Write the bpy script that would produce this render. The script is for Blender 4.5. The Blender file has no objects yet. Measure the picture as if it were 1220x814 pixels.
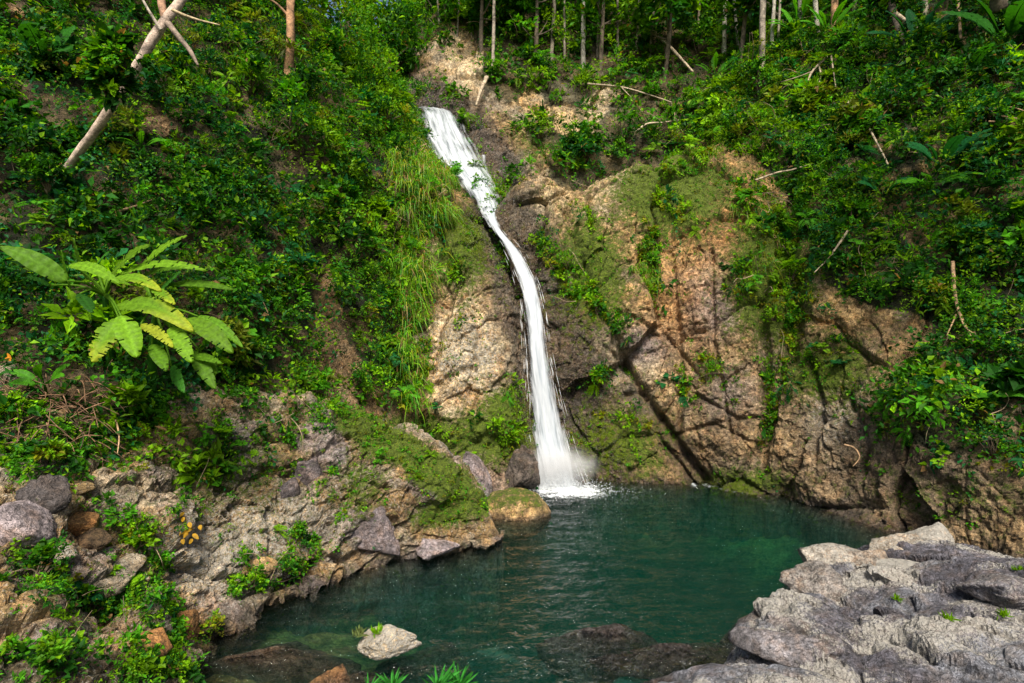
import bpy, math, random
import numpy as np
from mathutils import Vector

# ------------------------------------------------------------------ camera, sky, sun, exposure
SC = bpy.context.scene
COL = SC.collection
CAM_Z = 4.5
FPX = 700.0                      # focal length in pixels of the 1220 px wide photograph
cam_d = bpy.data.cameras.new("camera")
cam = bpy.data.objects.new("camera", cam_d)
COL.objects.link(cam)
cam.location = (0, 0, CAM_Z)
cam.rotation_euler = (math.radians(90), 0, 0)
cam_d.sensor_width = 36
cam_d.lens = 36 * FPX / 1220
cam_d.clip_start = 0.05
cam_d.clip_end = 3000
SC.camera = cam

SUN_EL, SUN_AZ = math.radians(50), math.radians(2)      # azimuth: to the right of straight behind the camera
world = bpy.data.worlds.new("World")
SC.world = world
world.use_nodes = True
wn = world.node_tree
sky = wn.nodes.new("ShaderNodeTexSky")
sky.sky_type = 'NISHITA'
sky.sun_disc = False
sky.sun_elevation = SUN_EL
sky.sun_rotation = math.pi - SUN_AZ
sky.air_density = 1.0
sky.dust_density = 3.0
wn.links.new(sky.outputs[0], wn.nodes["Background"].inputs[0])
wn.nodes["Background"].inputs[1].default_value = 0.085

sun_d = bpy.data.lights.new("sun", 'SUN')
sun_d.energy = 4.0
sun_d.angle = math.radians(20)
sun_d.color = (1.0, 0.93, 0.82)
sun = bpy.data.objects.new("sun", sun_d)
COL.objects.link(sun)
sdir = Vector((math.sin(SUN_AZ) * math.cos(SUN_EL), -math.cos(SUN_AZ) * math.cos(SUN_EL), math.sin(SUN_EL)))
sun.rotation_euler = sdir.to_track_quat('Z', 'Y').to_euler()
sun.location = sdir * 60

SC.view_settings.view_transform = 'Standard'
SC.view_settings.look = 'None'
SC.view_settings.exposure = 0.9
SC.view_settings.gamma = 1
SC.render.engine = 'CYCLES'
SC.cycles.use_denoising = True
SC.cycles.max_bounces = 8
SC.cycles.diffuse_bounces = 3
SC.cycles.glossy_bounces = 3
SC.cycles.transmission_bounces = 4
SC.cycles.transparent_max_bounces = 16
SC.cycles.volume_bounces = 1
SC.cycles.sample_clamp_indirect = 6
SC.cycles.caustics_reflective = False
SC.cycles.caustics_refractive = False

# ------------------------------------------------------------------ maths helpers
RNG = np.random.default_rng(7)
PERM = np.random.default_rng(11).permutation(256)
PERM = np.concatenate([PERM, PERM, PERM])
GRAD = np.random.default_rng(12).normal(size=(256, 3))
GRAD /= np.linalg.norm(GRAD, axis=1)[:, None]
HASH3 = np.random.default_rng(13).random((256, 3))
HASH4 = np.random.default_rng(14).normal(size=(256, 4))


def nz(v):
    return v / np.maximum(np.linalg.norm(v, axis=-1, keepdims=True), 1e-9)


def sst(a, b, x):
    t = np.clip((x - a) / (b - a), 0, 1)
    return t * t * (3 - 2 * t)


def noise(p):
    p = np.asarray(p, float)
    i = np.floor(p).astype(int)
    f = p - i
    u = f * f * f * (f * (f * 6 - 15) + 10)
    i &= 255
    out = 0
    for dx in (0, 1):
        for dy in (0, 1):
            for dz in (0, 1):
                h = PERM[PERM[PERM[(i[:, 0] + dx) & 255] + ((i[:, 1] + dy) & 255)] + ((i[:, 2] + dz) & 255)]
                g = GRAD[h]
                d = g[:, 0] * (f[:, 0] - dx) + g[:, 1] * (f[:, 1] - dy) + g[:, 2] * (f[:, 2] - dz)
                w = (u[:, 0] if dx else 1 - u[:, 0]) * (u[:, 1] if dy else 1 - u[:, 1]) * (u[:, 2] if dz else 1 - u[:, 2])
                out = out + d * w
    return out * 1.6


def fbm(p, octv=4, gain=0.5, lac=2.03):
    a, s, out = 1.0, 0.0, 0
    p = np.asarray(p, float)
    for k in range(octv):
        out = out + a * noise(p + 17.3 * k)
        s += a
        a *= gain
        p = p * lac
    return out / s


def worley(p):
    p = np.asarray(p, float)
    i = np.floor(p).astype(int)
    n = len(p)
    f1 = np.full(n, 9.0); f2 = np.full(n, 9.0)
    hid = np.zeros(n, int); vec = np.zeros((n, 3))
    for dx in (-1, 0, 1):
        for dy in (-1, 0, 1):
            for dz in (-1, 0, 1):
                c = i + np.array([dx, dy, dz])
                h = PERM[PERM[PERM[c[:, 0] & 255] + (c[:, 1] & 255)] + (c[:, 2] & 255)]
                v = c + HASH3[h] - p
                d = np.sqrt((v * v).sum(1))
                m = d < f1
                f2 = np.where(m, f1, np.minimum(f2, d))
                f1 = np.where(m, d, f1)
                hid = np.where(m, h, hid)
                vec[m] = v[m]
    return f1, f2, hid, vec


def rotm(ax, ay, az):
    cx, sx, cy, sy, cz, sz = math.cos(ax), math.sin(ax), math.cos(ay), math.sin(ay), math.cos(az), math.sin(az)
    X = np.array([[1, 0, 0], [0, cx, -sx], [0, sx, cx]])
    Y = np.array([[cy, 0, sy], [0, 1, 0], [-sy, 0, cy]])
    Z = np.array([[cz, -sz, 0], [sz, cz, 0], [0, 0, 1]])
    return Z @ Y @ X


def facets(p, cell, stretch=(1, 1, 1), tilt=0.5, crack=0.3, crack_w=0.09, rot=None, warp=0.25, seed=0.0, wo=3):
    """blocky fractured rock: every cell its own plane, cracks between"""
    q = p + warp * cell * np.stack([fbm(p / cell * 1.3 + 3.1 + seed, wo), fbm(p / cell * 1.3 + 9.7 + seed, wo), fbm(p / cell * 1.3 + 21.3 + seed, wo)], 1)
    if rot is not None:
        q = q @ rot.T
    q = q / (cell * np.array(stretch)) + seed
    f1, f2, h, v = worley(q)
    g = HASH4[h]
    d = 0.42 * g[:, 3] + tilt * (g[:, :3] * v).sum(1)
    e = f2 - f1
    return np.clip(d, -1.2, 1.2) - crack * np.exp(-(e / crack_w) ** 2), e


def P(px, py, d):
    return np.array([(px - 610) / FPX * d, d, CAM_Z + (407 - py) / FPX * d])


def S(px, d, z):
    return np.array([(px - 610) / FPX * d, d, z])


def proj(v):
    d = np.maximum(v[:, 1], 0.1)
    return 610 + v[:, 0] / d * FPX, 407 - (v[:, 2] - CAM_Z) / d * FPX


def poly_mask(px, py, pts):
    pts = np.array(pts, float)
    ins = np.zeros(len(px), bool)
    j = len(pts) - 1
    for i in range(len(pts)):
        xi, yi = pts[i]; xj, yj = pts[j]
        c = ((yi > py) != (yj > py)) & (px < (xj - xi) * (py - yi) / ((yj - yi) if yj != yi else 1e-9) + xi)
        ins ^= c
        j = i
    return ins.astype(float)


def line_dist(px, py, pts):
    d = np.full(len(px), 1e9)
    for (x0, y0), (x1, y1) in zip(pts[:-1], pts[1:]):
        vx, vy = x1 - x0, y1 - y0
        t = np.clip(((px - x0) * vx + (py - y0) * vy) / (vx * vx + vy * vy + 1e-9), 0, 1)
        d = np.minimum(d, np.hypot(px - x0 - t * vx, py - y0 - t * vy))
    return d


def blob(px, py, cx, cy, rx, ry):
    return np.exp(-(((px - cx) / rx) ** 2 + ((py - cy) / ry) ** 2))


def catmull(pts, t):
    pts = np.asarray(pts, float)
    k = len(pts)
    i = np.clip(np.floor(t).astype(int), 0, k - 2)
    f = (t - i).reshape((-1,) + (1,) * (pts.ndim - 1))
    p0 = pts[np.clip(i - 1, 0, k - 1)]; p1 = pts[i]; p2 = pts[i + 1]; p3 = pts[np.clip(i + 2, 0, k - 1)]
    return 0.5 * (2 * p1 + (p2 - p0) * f + (2 * p0 - 5 * p1 + 4 * p2 - p3) * f ** 2 + (3 * p1 - p0 - 3 * p2 + p3) * f ** 3)


def samples(counts):
    out = []
    for i, c in enumerate(counts):
        out += [i + j / c for j in range(c)]
    return np.array(out + [len(counts)])


def loft(cols, row_counts, col_counts):
    cols = np.array(cols, float)                       # (C, K, 3)
    a = catmull(cols.transpose(1, 0, 2), samples(row_counts))    # (R, C, 3)
    b = catmull(a.transpose(1, 0, 2), samples(col_counts))       # (U, R, 3)
    return b


def grid_normals(G, ref=None):
    du = np.gradient(G, axis=0); dv = np.gradient(G, axis=1)
    n = nz(np.cross(du, dv))
    if ref is None:
        ref = np.array([0, 0, CAM_Z])
    s = np.sign(np.median((n * (ref - G)).sum(-1)))
    return n * (s if s else 1)


def grid_faces(a, b, flip=False):
    i = np.arange(a * b).reshape(a, b)
    q = np.stack([i[:-1, :-1], i[1:, :-1], i[1:, 1:], i[:-1, 1:]], -1).reshape(-1, 4)
    return q[:, ::-1] if flip else q


# ------------------------------------------------------------------ object helpers
def build(name, V, faces, mat, parent=None, col=None, smooth=True, attrs=None):
    V = np.asarray(V, np.float32).reshape(-1, 3)
    if not isinstance(faces, list):
        faces = [faces]
    me = bpy.data.meshes.new(name)
    me.vertices.add(len(V)); me.vertices.foreach_set("co", V.ravel())
    li = np.concatenate([np.asarray(f).ravel() for f in faces]).astype(np.int32)
    lt = np.concatenate([np.full(len(f), np.asarray(f).shape[1]) for f in faces]).astype(np.int32)
    ls = np.concatenate([[0], np.cumsum(lt)[:-1]]).astype(np.int32)
    me.loops.add(len(li)); me.loops.foreach_set("vertex_index", li)
    me.polygons.add(len(lt)); me.polygons.foreach_set("loop_start", ls); me.polygons.foreach_set("loop_total", lt)
    me.polygons.foreach_set("use_smooth", np.full(len(lt), smooth))
    me.update(calc_edges=True)
    if col is not None:
        c = np.ones((len(V), 4), np.float32)
        c[:, :3] = np.asarray(col)
        at = me.color_attributes.new("Col", 'FLOAT_COLOR', 'POINT')
        at.data.foreach_set("color", c.ravel())
    for k, v in (attrs or {}).items():
        at = me.attributes.new(k, 'FLOAT', 'POINT')
        at.data.foreach_set("value", np.asarray(v, np.float32).ravel())
    me.materials.append(mat)
    o = bpy.data.objects.new(name, me)
    COL.objects.link(o)
    if parent is not None:
        o.parent = parent
        o.matrix_parent_inverse = parent.matrix_basis.inverted()
    return o


def tag(o, label=None, cat=None, group=None, kind=None):
    if label: o["label"] = label
    if cat: o["category"] = cat
    if group: o["group"] = group
    if kind: o["kind"] = kind
    return o


def empty(name, loc, label, cat, group=None):
    o = bpy.data.objects.new(name, None)
    COL.objects.link(o)
    o.location = [float(x) for x in loc]
    o.empty_display_size = 0.2
    return tag(o, label, cat, group)


# ------------------------------------------------------------------ materials
def mat_new(name):
    m = bpy.data.materials.new(name)
    m.use_nodes = True
    nt = m.node_tree
    for n in list(nt.nodes):
        nt.nodes.remove(n)
    out = nt.nodes.new("ShaderNodeOutputMaterial")
    return m, nt, out


def nd(nt, t, **kw):
    n = nt.nodes.new(t)
    for k, v in kw.items():
        if k.startswith("i_"):
            key = k[2:]
            n.inputs[int(key) if key.isdigit() else key.replace("_", " ")].default_value = v
        else:
            setattr(n, k, v)
    return n


def tex_noise(nt, vec, scale, detail=6, rough=0.6, dist=0.0):
    n = nd(nt, "ShaderNodeTexNoise")
    n.inputs["Scale"].default_value = scale; n.inputs["Detail"].default_value = detail
    n.inputs["Roughness"].default_value = rough; n.inputs["Distortion"].default_value = dist
    nt.links.new(vec, n.inputs["Vector"])
    return n.outputs["Fac"]


def ramp(nt, fac, stops):
    r = nd(nt, "ShaderNodeValToRGB")
    el = r.color_ramp.elements
    while len(el) < len(stops):
        el.new(0.5)
    for e, (p, c) in zip(el, stops):
        e.position = p
        e.color = (c, c, c, 1) if not isinstance(c, tuple) else c + (1,)
    nt.links.new(fac, r.inputs[0])
    return r.outputs[0]


def mixc(nt, fac, a, b, mode='MIX'):
    m = nd(nt, "ShaderNodeMix", data_type='RGBA', blend_type=mode)
    for sock, v in ((m.inputs[0], fac), (m.inputs[6], a), (m.inputs[7], b)):
        if hasattr(v, "links"):
            nt.links.new(v, sock)
        else:
            sock.default_value = v if not isinstance(v, tuple) else v + (1,)
    return m.outputs[2]


def math_n(nt, op, a, b=None):
    m = nd(nt, "ShaderNodeMath", operation=op)
    for i, v in enumerate((a, b)):
        if v is None: continue
        if hasattr(v, "links"): nt.links.new(v, m.inputs[i])
        else: m.inputs[i].default_value = v
    return m.outputs[0]


def rock_material(name, bump=0.06, fine=1.0):
    m, nt, out = mat_new(name)
    geo = nd(nt, "ShaderNodeNewGeometry")
    pos = geo.outputs["Position"]
    col = nd(nt, "ShaderNodeVertexColor", layer_name="Col").outputs[0]
    lich = nd(nt, "ShaderNodeAttribute", attribute_name="lichen").outputs["Fac"]
    moss = nd(nt, "ShaderNodeAttribute", attribute_name="moss").outputs["Fac"]
    wet = nd(nt, "ShaderNodeAttribute", attribute_name="wet").outputs["Fac"]
    n1 = tex_noise(nt, pos, 1.7 * fine, 8, 0.65, 0.4)
    n2 = tex_noise(nt, pos, 9 * fine, 8, 0.7, 0.3)
    n3 = tex_noise(nt, pos, 34 * fine, 5, 0.7)
    # mineral colour variation, with crevice shade painted into its dark end
    c = mixc(nt, 1.0, col, ramp(nt, n1, [(0.34, 0.5), (0.5, 1.0), (0.66, 1.55)]), 'MULTIPLY')
    c = mixc(nt, 1.0, c, ramp(nt, n2, [(0.34, 0.3), (0.5, 1.0), (0.66, 1.75)]), 'MULTIPLY')
    c = mixc(nt, 0.75, c, ramp(nt, n3, [(0.34, 0.35), (0.5, 1.0), (0.66, 1.7)]), 'MULTIPLY')
    # warm / grey drift
    n4 = tex_noise(nt, pos, 3.3 * fine, 4, 0.6)
    c = mixc(nt, ramp(nt, n4, [(0.45, 0.0), (0.7, 0.55)]), c, mixc(nt, 1.0, c, (1.25, 0.92, 0.62), 'MULTIPLY'))
    # lichen
    nl = tex_noise(nt, pos, 14 * fine, 9, 0.75, 0.6)
    lm = math_n(nt, 'ADD', nl, math_n(nt, 'MULTIPLY', lich, 0.3))
    lmask = ramp(nt, lm, [(0.68, 0.0), (0.76, 1.0)])
    c = mixc(nt, math_n(nt, 'MULTIPLY', lmask, 0.85), c, (0.46, 0.43, 0.37))
    # moss film
    nm = tex_noise(nt, pos, 6 * fine, 9, 0.75, 0.3)
    mm = math_n(nt, 'ADD', nm, math_n(nt, 'MULTIPLY', moss, 0.5))
    mmask = ramp(nt, mm, [(0.66, 0.0), (0.8, 1.0)])
    mcol = mixc(nt, ramp(nt, n3, [(0.35, 0.0), (0.65, 1.0)]), (0.028, 0.05, 0.004), (0.16, 0.22, 0.008))
    c = mixc(nt, mmask, c, mcol)
    vor = nd(nt, "ShaderNodeTexVoronoi", feature='DISTANCE_TO_EDGE')
    vor.inputs["Scale"].default_value = 3.4 * fine
    wv = nd(nt, "ShaderNodeVectorMath", operation='ADD')
    nt.links.new(pos, wv.inputs[0])
    nc = nd(nt, "ShaderNodeTexNoise"); nc.inputs["Scale"].default_value = 2.5; nc.inputs["Detail"].default_value = 6
    nt.links.new(pos, nc.inputs["Vector"]); nt.links.new(nc.outputs["Color"], wv.inputs[1])
    nt.links.new(wv.outputs[0], vor.inputs["Vector"])
    crack = ramp(nt, vor.outputs["Distance"], [(0.0, 0.0), (0.05, 1.0)])
    h = math_n(nt, 'ADD', math_n(nt, 'MULTIPLY', n2, 1.0), math_n(nt, 'MULTIPLY', n3, 0.45))
    h = math_n(nt, 'ADD', h, math_n(nt, 'MULTIPLY', crack, 0.35))
    h = math_n(nt, 'ADD', h, math_n(nt, 'MULTIPLY', mmask, 0.25))
    b = nd(nt, "ShaderNodeBump"); b.inputs["Strength"].default_value = 1.0; b.inputs["Distance"].default_value = bump
    nt.links.new(h, b.inputs["Height"])
    p = nd(nt, "ShaderNodeBsdfPrincipled")
    nt.links.new(c, p.inputs["Base Color"]); nt.links.new(b.outputs[0], p.inputs["Normal"])
    r = nd(nt, "ShaderNodeMapRange"); r.inputs[3].default_value = 0.85; r.inputs[4].default_value = 0.22
    nt.links.new(wet, r.inputs[0]); nt.links.new(r.outputs[0], p.inputs["Roughness"])
    p.inputs["Specular IOR Level"].default_value = 0.4
    nt.links.new(p.outputs[0], out.inputs[0])
    return m


def leaf_material(name, rough=0.42, trans=0.35, veins=False, spec=0.4):
    m, nt, out = mat_new(name)
    col = nd(nt, "ShaderNodeVertexColor", layer_name="Col").outputs[0]
    pos = nd(nt, "ShaderNodeNewGeometry").outputs["Position"]
    n = tex_noise(nt, pos, 22, 3, 0.6)
    c = mixc(nt, 1.0, col, ramp(nt, n, [(0.3, 0.7), (0.7, 1.3)]), 'MULTIPLY')
    p = nd(nt, "ShaderNodeBsdfPrincipled")
    nt.links.new(c, p.inputs["Base Color"])
    p.inputs["Roughness"].default_value = rough
    p.inputs["Specular IOR Level"].default_value = spec
    t = nd(nt, "ShaderNodeBsdfTranslucent")
    nt.links.new(mixc(nt, 1.0, c, (1.5, 1.35, 0.4), 'MULTIPLY'), t.inputs[0])
    mx = nd(nt, "ShaderNodeMixShader"); mx.inputs[0].default_value = trans
    nt.links.new(p.outputs[0], mx.inputs[1]); nt.links.new(t.outputs[0], mx.inputs[2])
    nt.links.new(mx.outputs[0], out.inputs[0])
    return m


def bark_material(name):
    m, nt, out = mat_new(name)
    col = nd(nt, "ShaderNodeVertexColor", layer_name="Col").outputs[0]
    pos = nd(nt, "ShaderNodeNewGeometry").outputs["Position"]
    n1 = tex_noise(nt, pos, 5, 7, 0.65, 0.5); n2 = tex_noise(nt, pos, 26, 6, 0.7)
    c = mixc(nt, 1.0, col, ramp(nt, n1, [(0.35, 0.35), (0.5, 1.0), (0.65, 1.5)]), 'MULTIPLY')
    c = mixc(nt, 1.0, c, ramp(nt, n2, [(0.3, 0.5), (0.7, 1.45)]), 'MULTIPLY')
    b = nd(nt, "ShaderNodeBump"); b.inputs["Strength"].default_value = 0.8; b.inputs["Distance"].default_value = 0.02
    nt.links.new(n2, b.inputs["Height"])
    p = nd(nt, "ShaderNodeBsdfPrincipled"); p.inputs["Roughness"].default_value = 0.85
    nt.links.new(c, p.inputs["Base Color"]); nt.links.new(b.outputs[0], p.inputs["Normal"])
    nt.links.new(p.outputs[0], out.inputs[0])
    return m


M_CLIFF = rock_material("cliff_rock", 0.13)
M_BANK = rock_material("bank_rock", 0.09, 1.5)
M_OUT = rock_material("outcrop_rock", 0.07, 1.9)
M_LEAF = leaf_material("leaf", 0.55, 0.45, spec=0.14)
M_BIGLEAF = leaf_material("big_leaf", 0.55, 0.42, spec=0.14)
M_GRASS = leaf_material("grass_blade", 0.5, 0.4)
M_BARK = bark_material("bark")


def water_material():
    m, nt, out = mat_new("pool_water")
    pos = nd(nt, "ShaderNodeNewGeometry").outputs["Position"]
    mp = nd(nt, "ShaderNodeMapping"); mp.inputs["Scale"].default_value = (1.0, 1.0, 1.0)
    nt.links.new(pos, mp.inputs["Vector"])
    n1 = tex_noise(nt, mp.outputs[0], 5.5, 3, 0.55, 0.6)
    n2 = tex_noise(nt, mp.outputs[0], 14, 3, 0.55, 0.4)
    h = math_n(nt, 'ADD', n1, math_n(nt, 'MULTIPLY', n2, 0.35))
    b = nd(nt, "ShaderNodeBump"); b.inputs["Strength"].default_value = 1.0; b.inputs["Distance"].default_value = 0.16
    nt.links.new(h, b.inputs["Height"])
    fr = nd(nt, "ShaderNodeFresnel"); fr.inputs[0].default_value = 1.33
    nt.links.new(b.outputs[0], fr.inputs["Normal"])
    gl = nd(nt, "ShaderNodeBsdfGlossy"); gl.inputs["Roughness"].default_value = 0.06
    nt.links.new(b.outputs[0], gl.inputs["Normal"])
    tr = nd(nt, "ShaderNodeBsdfTransparent")
    mx = nd(nt, "ShaderNodeMixShader")
    nt.links.new(fr.outputs[0], mx.inputs[0]); nt.links.new(tr.outputs[0], mx.inputs[1]); nt.links.new(gl.outputs[0], mx.inputs[2])
    foam = nd(nt, "ShaderNodeAttribute", attribute_name="foam").outputs["Fac"]
    nf = tex_noise(nt, pos, 7, 8, 0.7, 1.2)
    fm = ramp(nt, math_n(nt, 'ADD', nf, math_n(nt, 'MULTIPLY', foam, 0.62)), [(0.78, 0.0), (1.0, 1.0)])
    df = nd(nt, "ShaderNodeBsdfDiffuse"); df.inputs[0].default_value = (0.85, 0.9, 0.92, 1)
    mf = nd(nt, "ShaderNodeMixShader")
    nt.links.new(fm, mf.inputs[0]); nt.links.new(mx.outputs[0], mf.inputs[1]); nt.links.new(df.outputs[0], mf.inputs[2])
    nt.links.new(mf.outputs[0], out.inputs[0])
    vs = nd(nt, "ShaderNodeVolumeScatter"); vs.inputs[0].default_value = (0.01, 0.88, 0.60, 1); vs.inputs["Density"].default_value = 0.018
    va = nd(nt, "ShaderNodeVolumeAbsorption"); va.inputs[0].default_value = (0.05, 0.80, 0.76, 1); va.inputs["Density"].default_value = 0.7
    ad = nd(nt, "ShaderNodeAddShader")
    nt.links.new(vs.outputs[0], ad.inputs[0]); nt.links.new(va.outputs[0], ad.inputs[1])
    nt.links.new(ad.outputs[0], out.inputs[1])
    return m


def fall_material():
    m, nt, out = mat_new("falling_water")
    dens = nd(nt, "ShaderNodeAttribute", attribute_name="dens").outputs["Fac"]
    fu = nd(nt, "ShaderNodeAttribute", attribute_name="flow_u").outputs["Fac"]
    fv = nd(nt, "ShaderNodeAttribute", attribute_name="flow_v").outputs["Fac"]
    cb = nd(nt, "ShaderNodeCombineXYZ")
    nt.links.new(fu, cb.inputs[0]); nt.links.new(fv, cb.inputs[1])
    mp = nd(nt, "ShaderNodeMapping"); mp.inputs["Scale"].default_value = (7, 0.8, 1)
    nt.links.new(cb.outputs[0], mp.inputs["Vector"])
    n = tex_noise(nt, mp.outputs[0], 1.0, 7, 0.62, 0.25)
    mp2 = nd(nt, "ShaderNodeMapping"); mp2.inputs["Scale"].default_value = (24, 1.1, 1)
    nt.links.new(cb.outputs[0], mp2.inputs["Vector"])
    n2 = tex_noise(nt, mp2.outputs[0], 1.0, 4, 0.6, 0.5)
    s = math_n(nt, 'ADD', math_n(nt, 'MULTIPLY', n, 0.75), math_n(nt, 'MULTIPLY', n2, 0.25))
    a = ramp(nt, math_n(nt, 'ADD', s, dens), [(0.66, 0.0), (1.12, 1.0)])
    df = nd(nt, "ShaderNodeBsdfPrincipled"); df.inputs["Roughness"].default_value = 0.5
    nt.links.new(ramp(nt, s, [(0.3, (0.26, 0.31, 0.36)), (0.66, (0.70, 0.73, 0.76))]), df.inputs["Base Color"])
    b = nd(nt, "ShaderNodeBump"); b.inputs["Strength"].default_value = 0.25; b.inputs["Distance"].default_value = 0.05
    nt.links.new(s, b.inputs["Height"]); nt.links.new(b.outputs[0], df.inputs["Normal"])
    tl = nd(nt, "ShaderNodeBsdfTranslucent"); tl.inputs[0].default_value = (0.9, 0.93, 0.95, 1)
    m0 = nd(nt, "ShaderNodeMixShader"); m0.inputs[0].default_value = 0.3
    nt.links.new(df.outputs[0], m0.inputs[1]); nt.links.new(tl.outputs[0], m0.inputs[2])
    tr = nd(nt, "ShaderNodeBsdfTransparent")
    mx = nd(nt, "ShaderNodeMixShader")
    nt.links.new(a, mx.inputs[0]); nt.links.new(tr.outputs[0], mx.inputs[1]); nt.links.new(m0.outputs[0], mx.inputs[2])
    nt.links.new(mx.outputs[0], out.inputs[0])
    return m


M_WATER = water_material()
M_FALL = fall_material()

# ------------------------------------------------------------------ colours (real-world base colours)
TAN = np.array([0.43, 0.285, 0.125]); PALE = np.array([0.50, 0.40, 0.25]); GREY = np.array([0.30, 0.245, 0.17])
PURP = np.array([0.235, 0.195, 0.195]); DARK = np.array([0.035, 0.03, 0.028]); SOIL = np.array([0.022, 0.026, 0.008])
ORANGE = np.array([0.45, 0.225, 0.075]); BROWN = np.array([0.20, 0.125, 0.06]); OLIVE = np.array([0.10, 0.085, 0.03])


def lerp(a, b, m):
    return a + (b - a) * np.clip(m, 0, 1)[:, None]


# ------------------------------------------------------------------ terrain sheets
SHEETS = {}


class Sheet:
    pass


def make_sheet(name, G, disp, paint, mat, label, front=None):
    U, R, _ = G.shape
    N = grid_normals(G, front)
    p = G.reshape(-1, 3)
    px, py = proj(p)
    d = disp(p, px, py)
    V = (G + N * d.reshape(U, R, 1))
    N2 = grid_normals(V, front)
    V = V.reshape(-1, 3); N2 = N2.reshape(-1, 3)
    px, py = proj(V)
    warp = 14 * np.clip(12 / np.maximum(V[:, 1], 4), 0.4, 2)
    wx = px + warp * fbm(V * 1.3 + 5, 3); wy = py + warp * fbm(V * 1.3 + 40, 3)
    s = Sheet()
    s.name, s.V, s.N, s.px, s.py, s.wx, s.wy, s.shape, s.front = name, V, N2, px, py, wx, wy, (U, R), front
    du = np.linalg.norm(np.gradient(V.reshape(U, R, 3), axis=0), axis=-1)
    dv = np.linalg.norm(np.gradient(V.reshape(U, R, 3), axis=1), axis=-1)
    s.area = (du * dv).ravel()
    c, lich, moss, wet = paint(s)
    s.moss = np.asarray(moss)
    fl = grid_faces(U, R)
    v0, v1, v3 = V[fl[:, 0]], V[fl[:, 1]], V[fl[:, 3]]
    if ((np.cross(v1 - v0, v3 - v0) * N2[fl[:, 0]]).sum(1) < 0).mean() > 0.5:
        fl = fl[:, ::-1]
    o = build(name, V, fl, mat, col=c, smooth=False, attrs=dict(lichen=lich, moss=moss, wet=wet))
    tag(o, label, kind="structure")
    SHEETS[name] = s
    s.obj = o
    return s


STRATA = rotm(0.35, -0.5, 0.3)


def rock_disp(p, amp=1.0, fine=1.0):
    a, _ = facets(p, 2.7, (1.0, 1.0, 1.7), 0.45, 0.5, 0.05, STRATA, 0.18, 0.0)
    b, _ = facets(p, 0.85, (1.0, 1.0, 1.5), 0.5, 0.7, 0.06, STRATA, 0.2, 7.0)
    c, _ = facets(p, 0.33, (1.2, 1.0, 0.7), 0.6, 0.5, 0.09, STRATA, 0.25, 3.0)
    r = fbm(p * 0.4 + 3, 3) * 0.45 + 0.07 * (np.abs(fbm(p * 2.6, 4)) * 2 - 0.5) + 0.05 * fbm(p * 9.0, 3)
    return amp * (0.46 * a + fine * (0.12 * b + 0.06 * c) + r)


def cracks(px, py, lines):
    d = 0
    for pts, w, depth in lines:
        d = d - depth * np.exp(-(line_dist(px, py, pts) / w) ** 2)
    return d


# --- right cliff -----------------------------------------------------------------
def rc(base, *pp):
    px, d = base
    return [S(px, d - 0.2, -4), S(px, d, -0.05)] + [P(*q) for q in pp]


G_R = loft([
    rc((655, 20.2), (646, 490, 20.6), (630, 410, 21), (610, 330, 21.4), (590, 258, 22.0), (594, 252, 23.5), (604, 262, 27)),
    rc((690, 19.2), (685, 500, 19.5), (668, 420, 20), (648, 330, 20.6), (625, 222, 21.5), (632, 218, 22.8), (650, 240, 27)),
    rc((740, 18.9), (735, 505, 19.1), (720, 425, 19.6), (705, 335, 20.3), (688, 232, 21.8), (695, 226, 23.2), (700, 245, 27)),
    rc((800, 18.5), (800, 500, 18.6), (795, 420, 19.2), (780, 310, 20.2), (748, 210, 22), (750, 206, 23.5), (750, 220, 27)),
    rc((860, 17.9), (860, 500, 18), (860, 420, 18.5), (850, 300, 19.6), (825, 190, 21.8), (825, 183, 23.5), (820, 185, 27)),
    rc((920, 17), (920, 500, 17.2), (920, 420, 17.8), (915, 300, 19), (890, 200, 21.5), (880, 150, 24), (870, 100, 28)),
    rc((985, 15.6), (985, 520, 15.9), (985, 430, 16.7), (985, 320, 17.9), (975, 210, 20.5), (960, 120, 23.5), (950, 20, 28)),
    rc((1050, 14.2), (1050, 545, 14.6), (1050, 450, 15.5), (1055, 330, 16.8), (1050, 210, 19), (1045, 100, 22), (1035, -20, 27)),
    rc((1120, 13.2), (1120, 560, 13.6), (1120, 460, 14.5), (1125, 340, 15.9), (1125, 200, 18), (1120, 70, 21), (1115, -100, 26)),
    rc((1200, 12.4), (1200, 565, 12.7), (1205, 470, 13.6), (1210, 350, 15), (1215, 190, 17), (1215, 40, 20), (1215, -160, 25)),
    rc((1320, 11), (1330, 570, 11.4), (1340, 470, 12.3), (1350, 340, 13.5), (1360, 160, 15.5), (1370, 0, 18.5), (1380, -230, 23)),
    rc((1500, 9.5), (1510, 570, 9.9), (1530, 460, 10.7), (1550, 320, 12), (1570, 120, 14), (1580, -60, 17), (1600, -330, 21)),
    rc((1900, 7.5), (1910, 570, 7.9), (1930, 440, 8.7), (1950, 280, 10), (1970, 60, 12), (1980, -140, 14.5), (2000, -450, 18)),
], [10, 50, 55, 70, 80, 40, 20], [40, 50, 55, 55, 55, 50, 44, 44, 44, 24, 14, 10])

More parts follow.
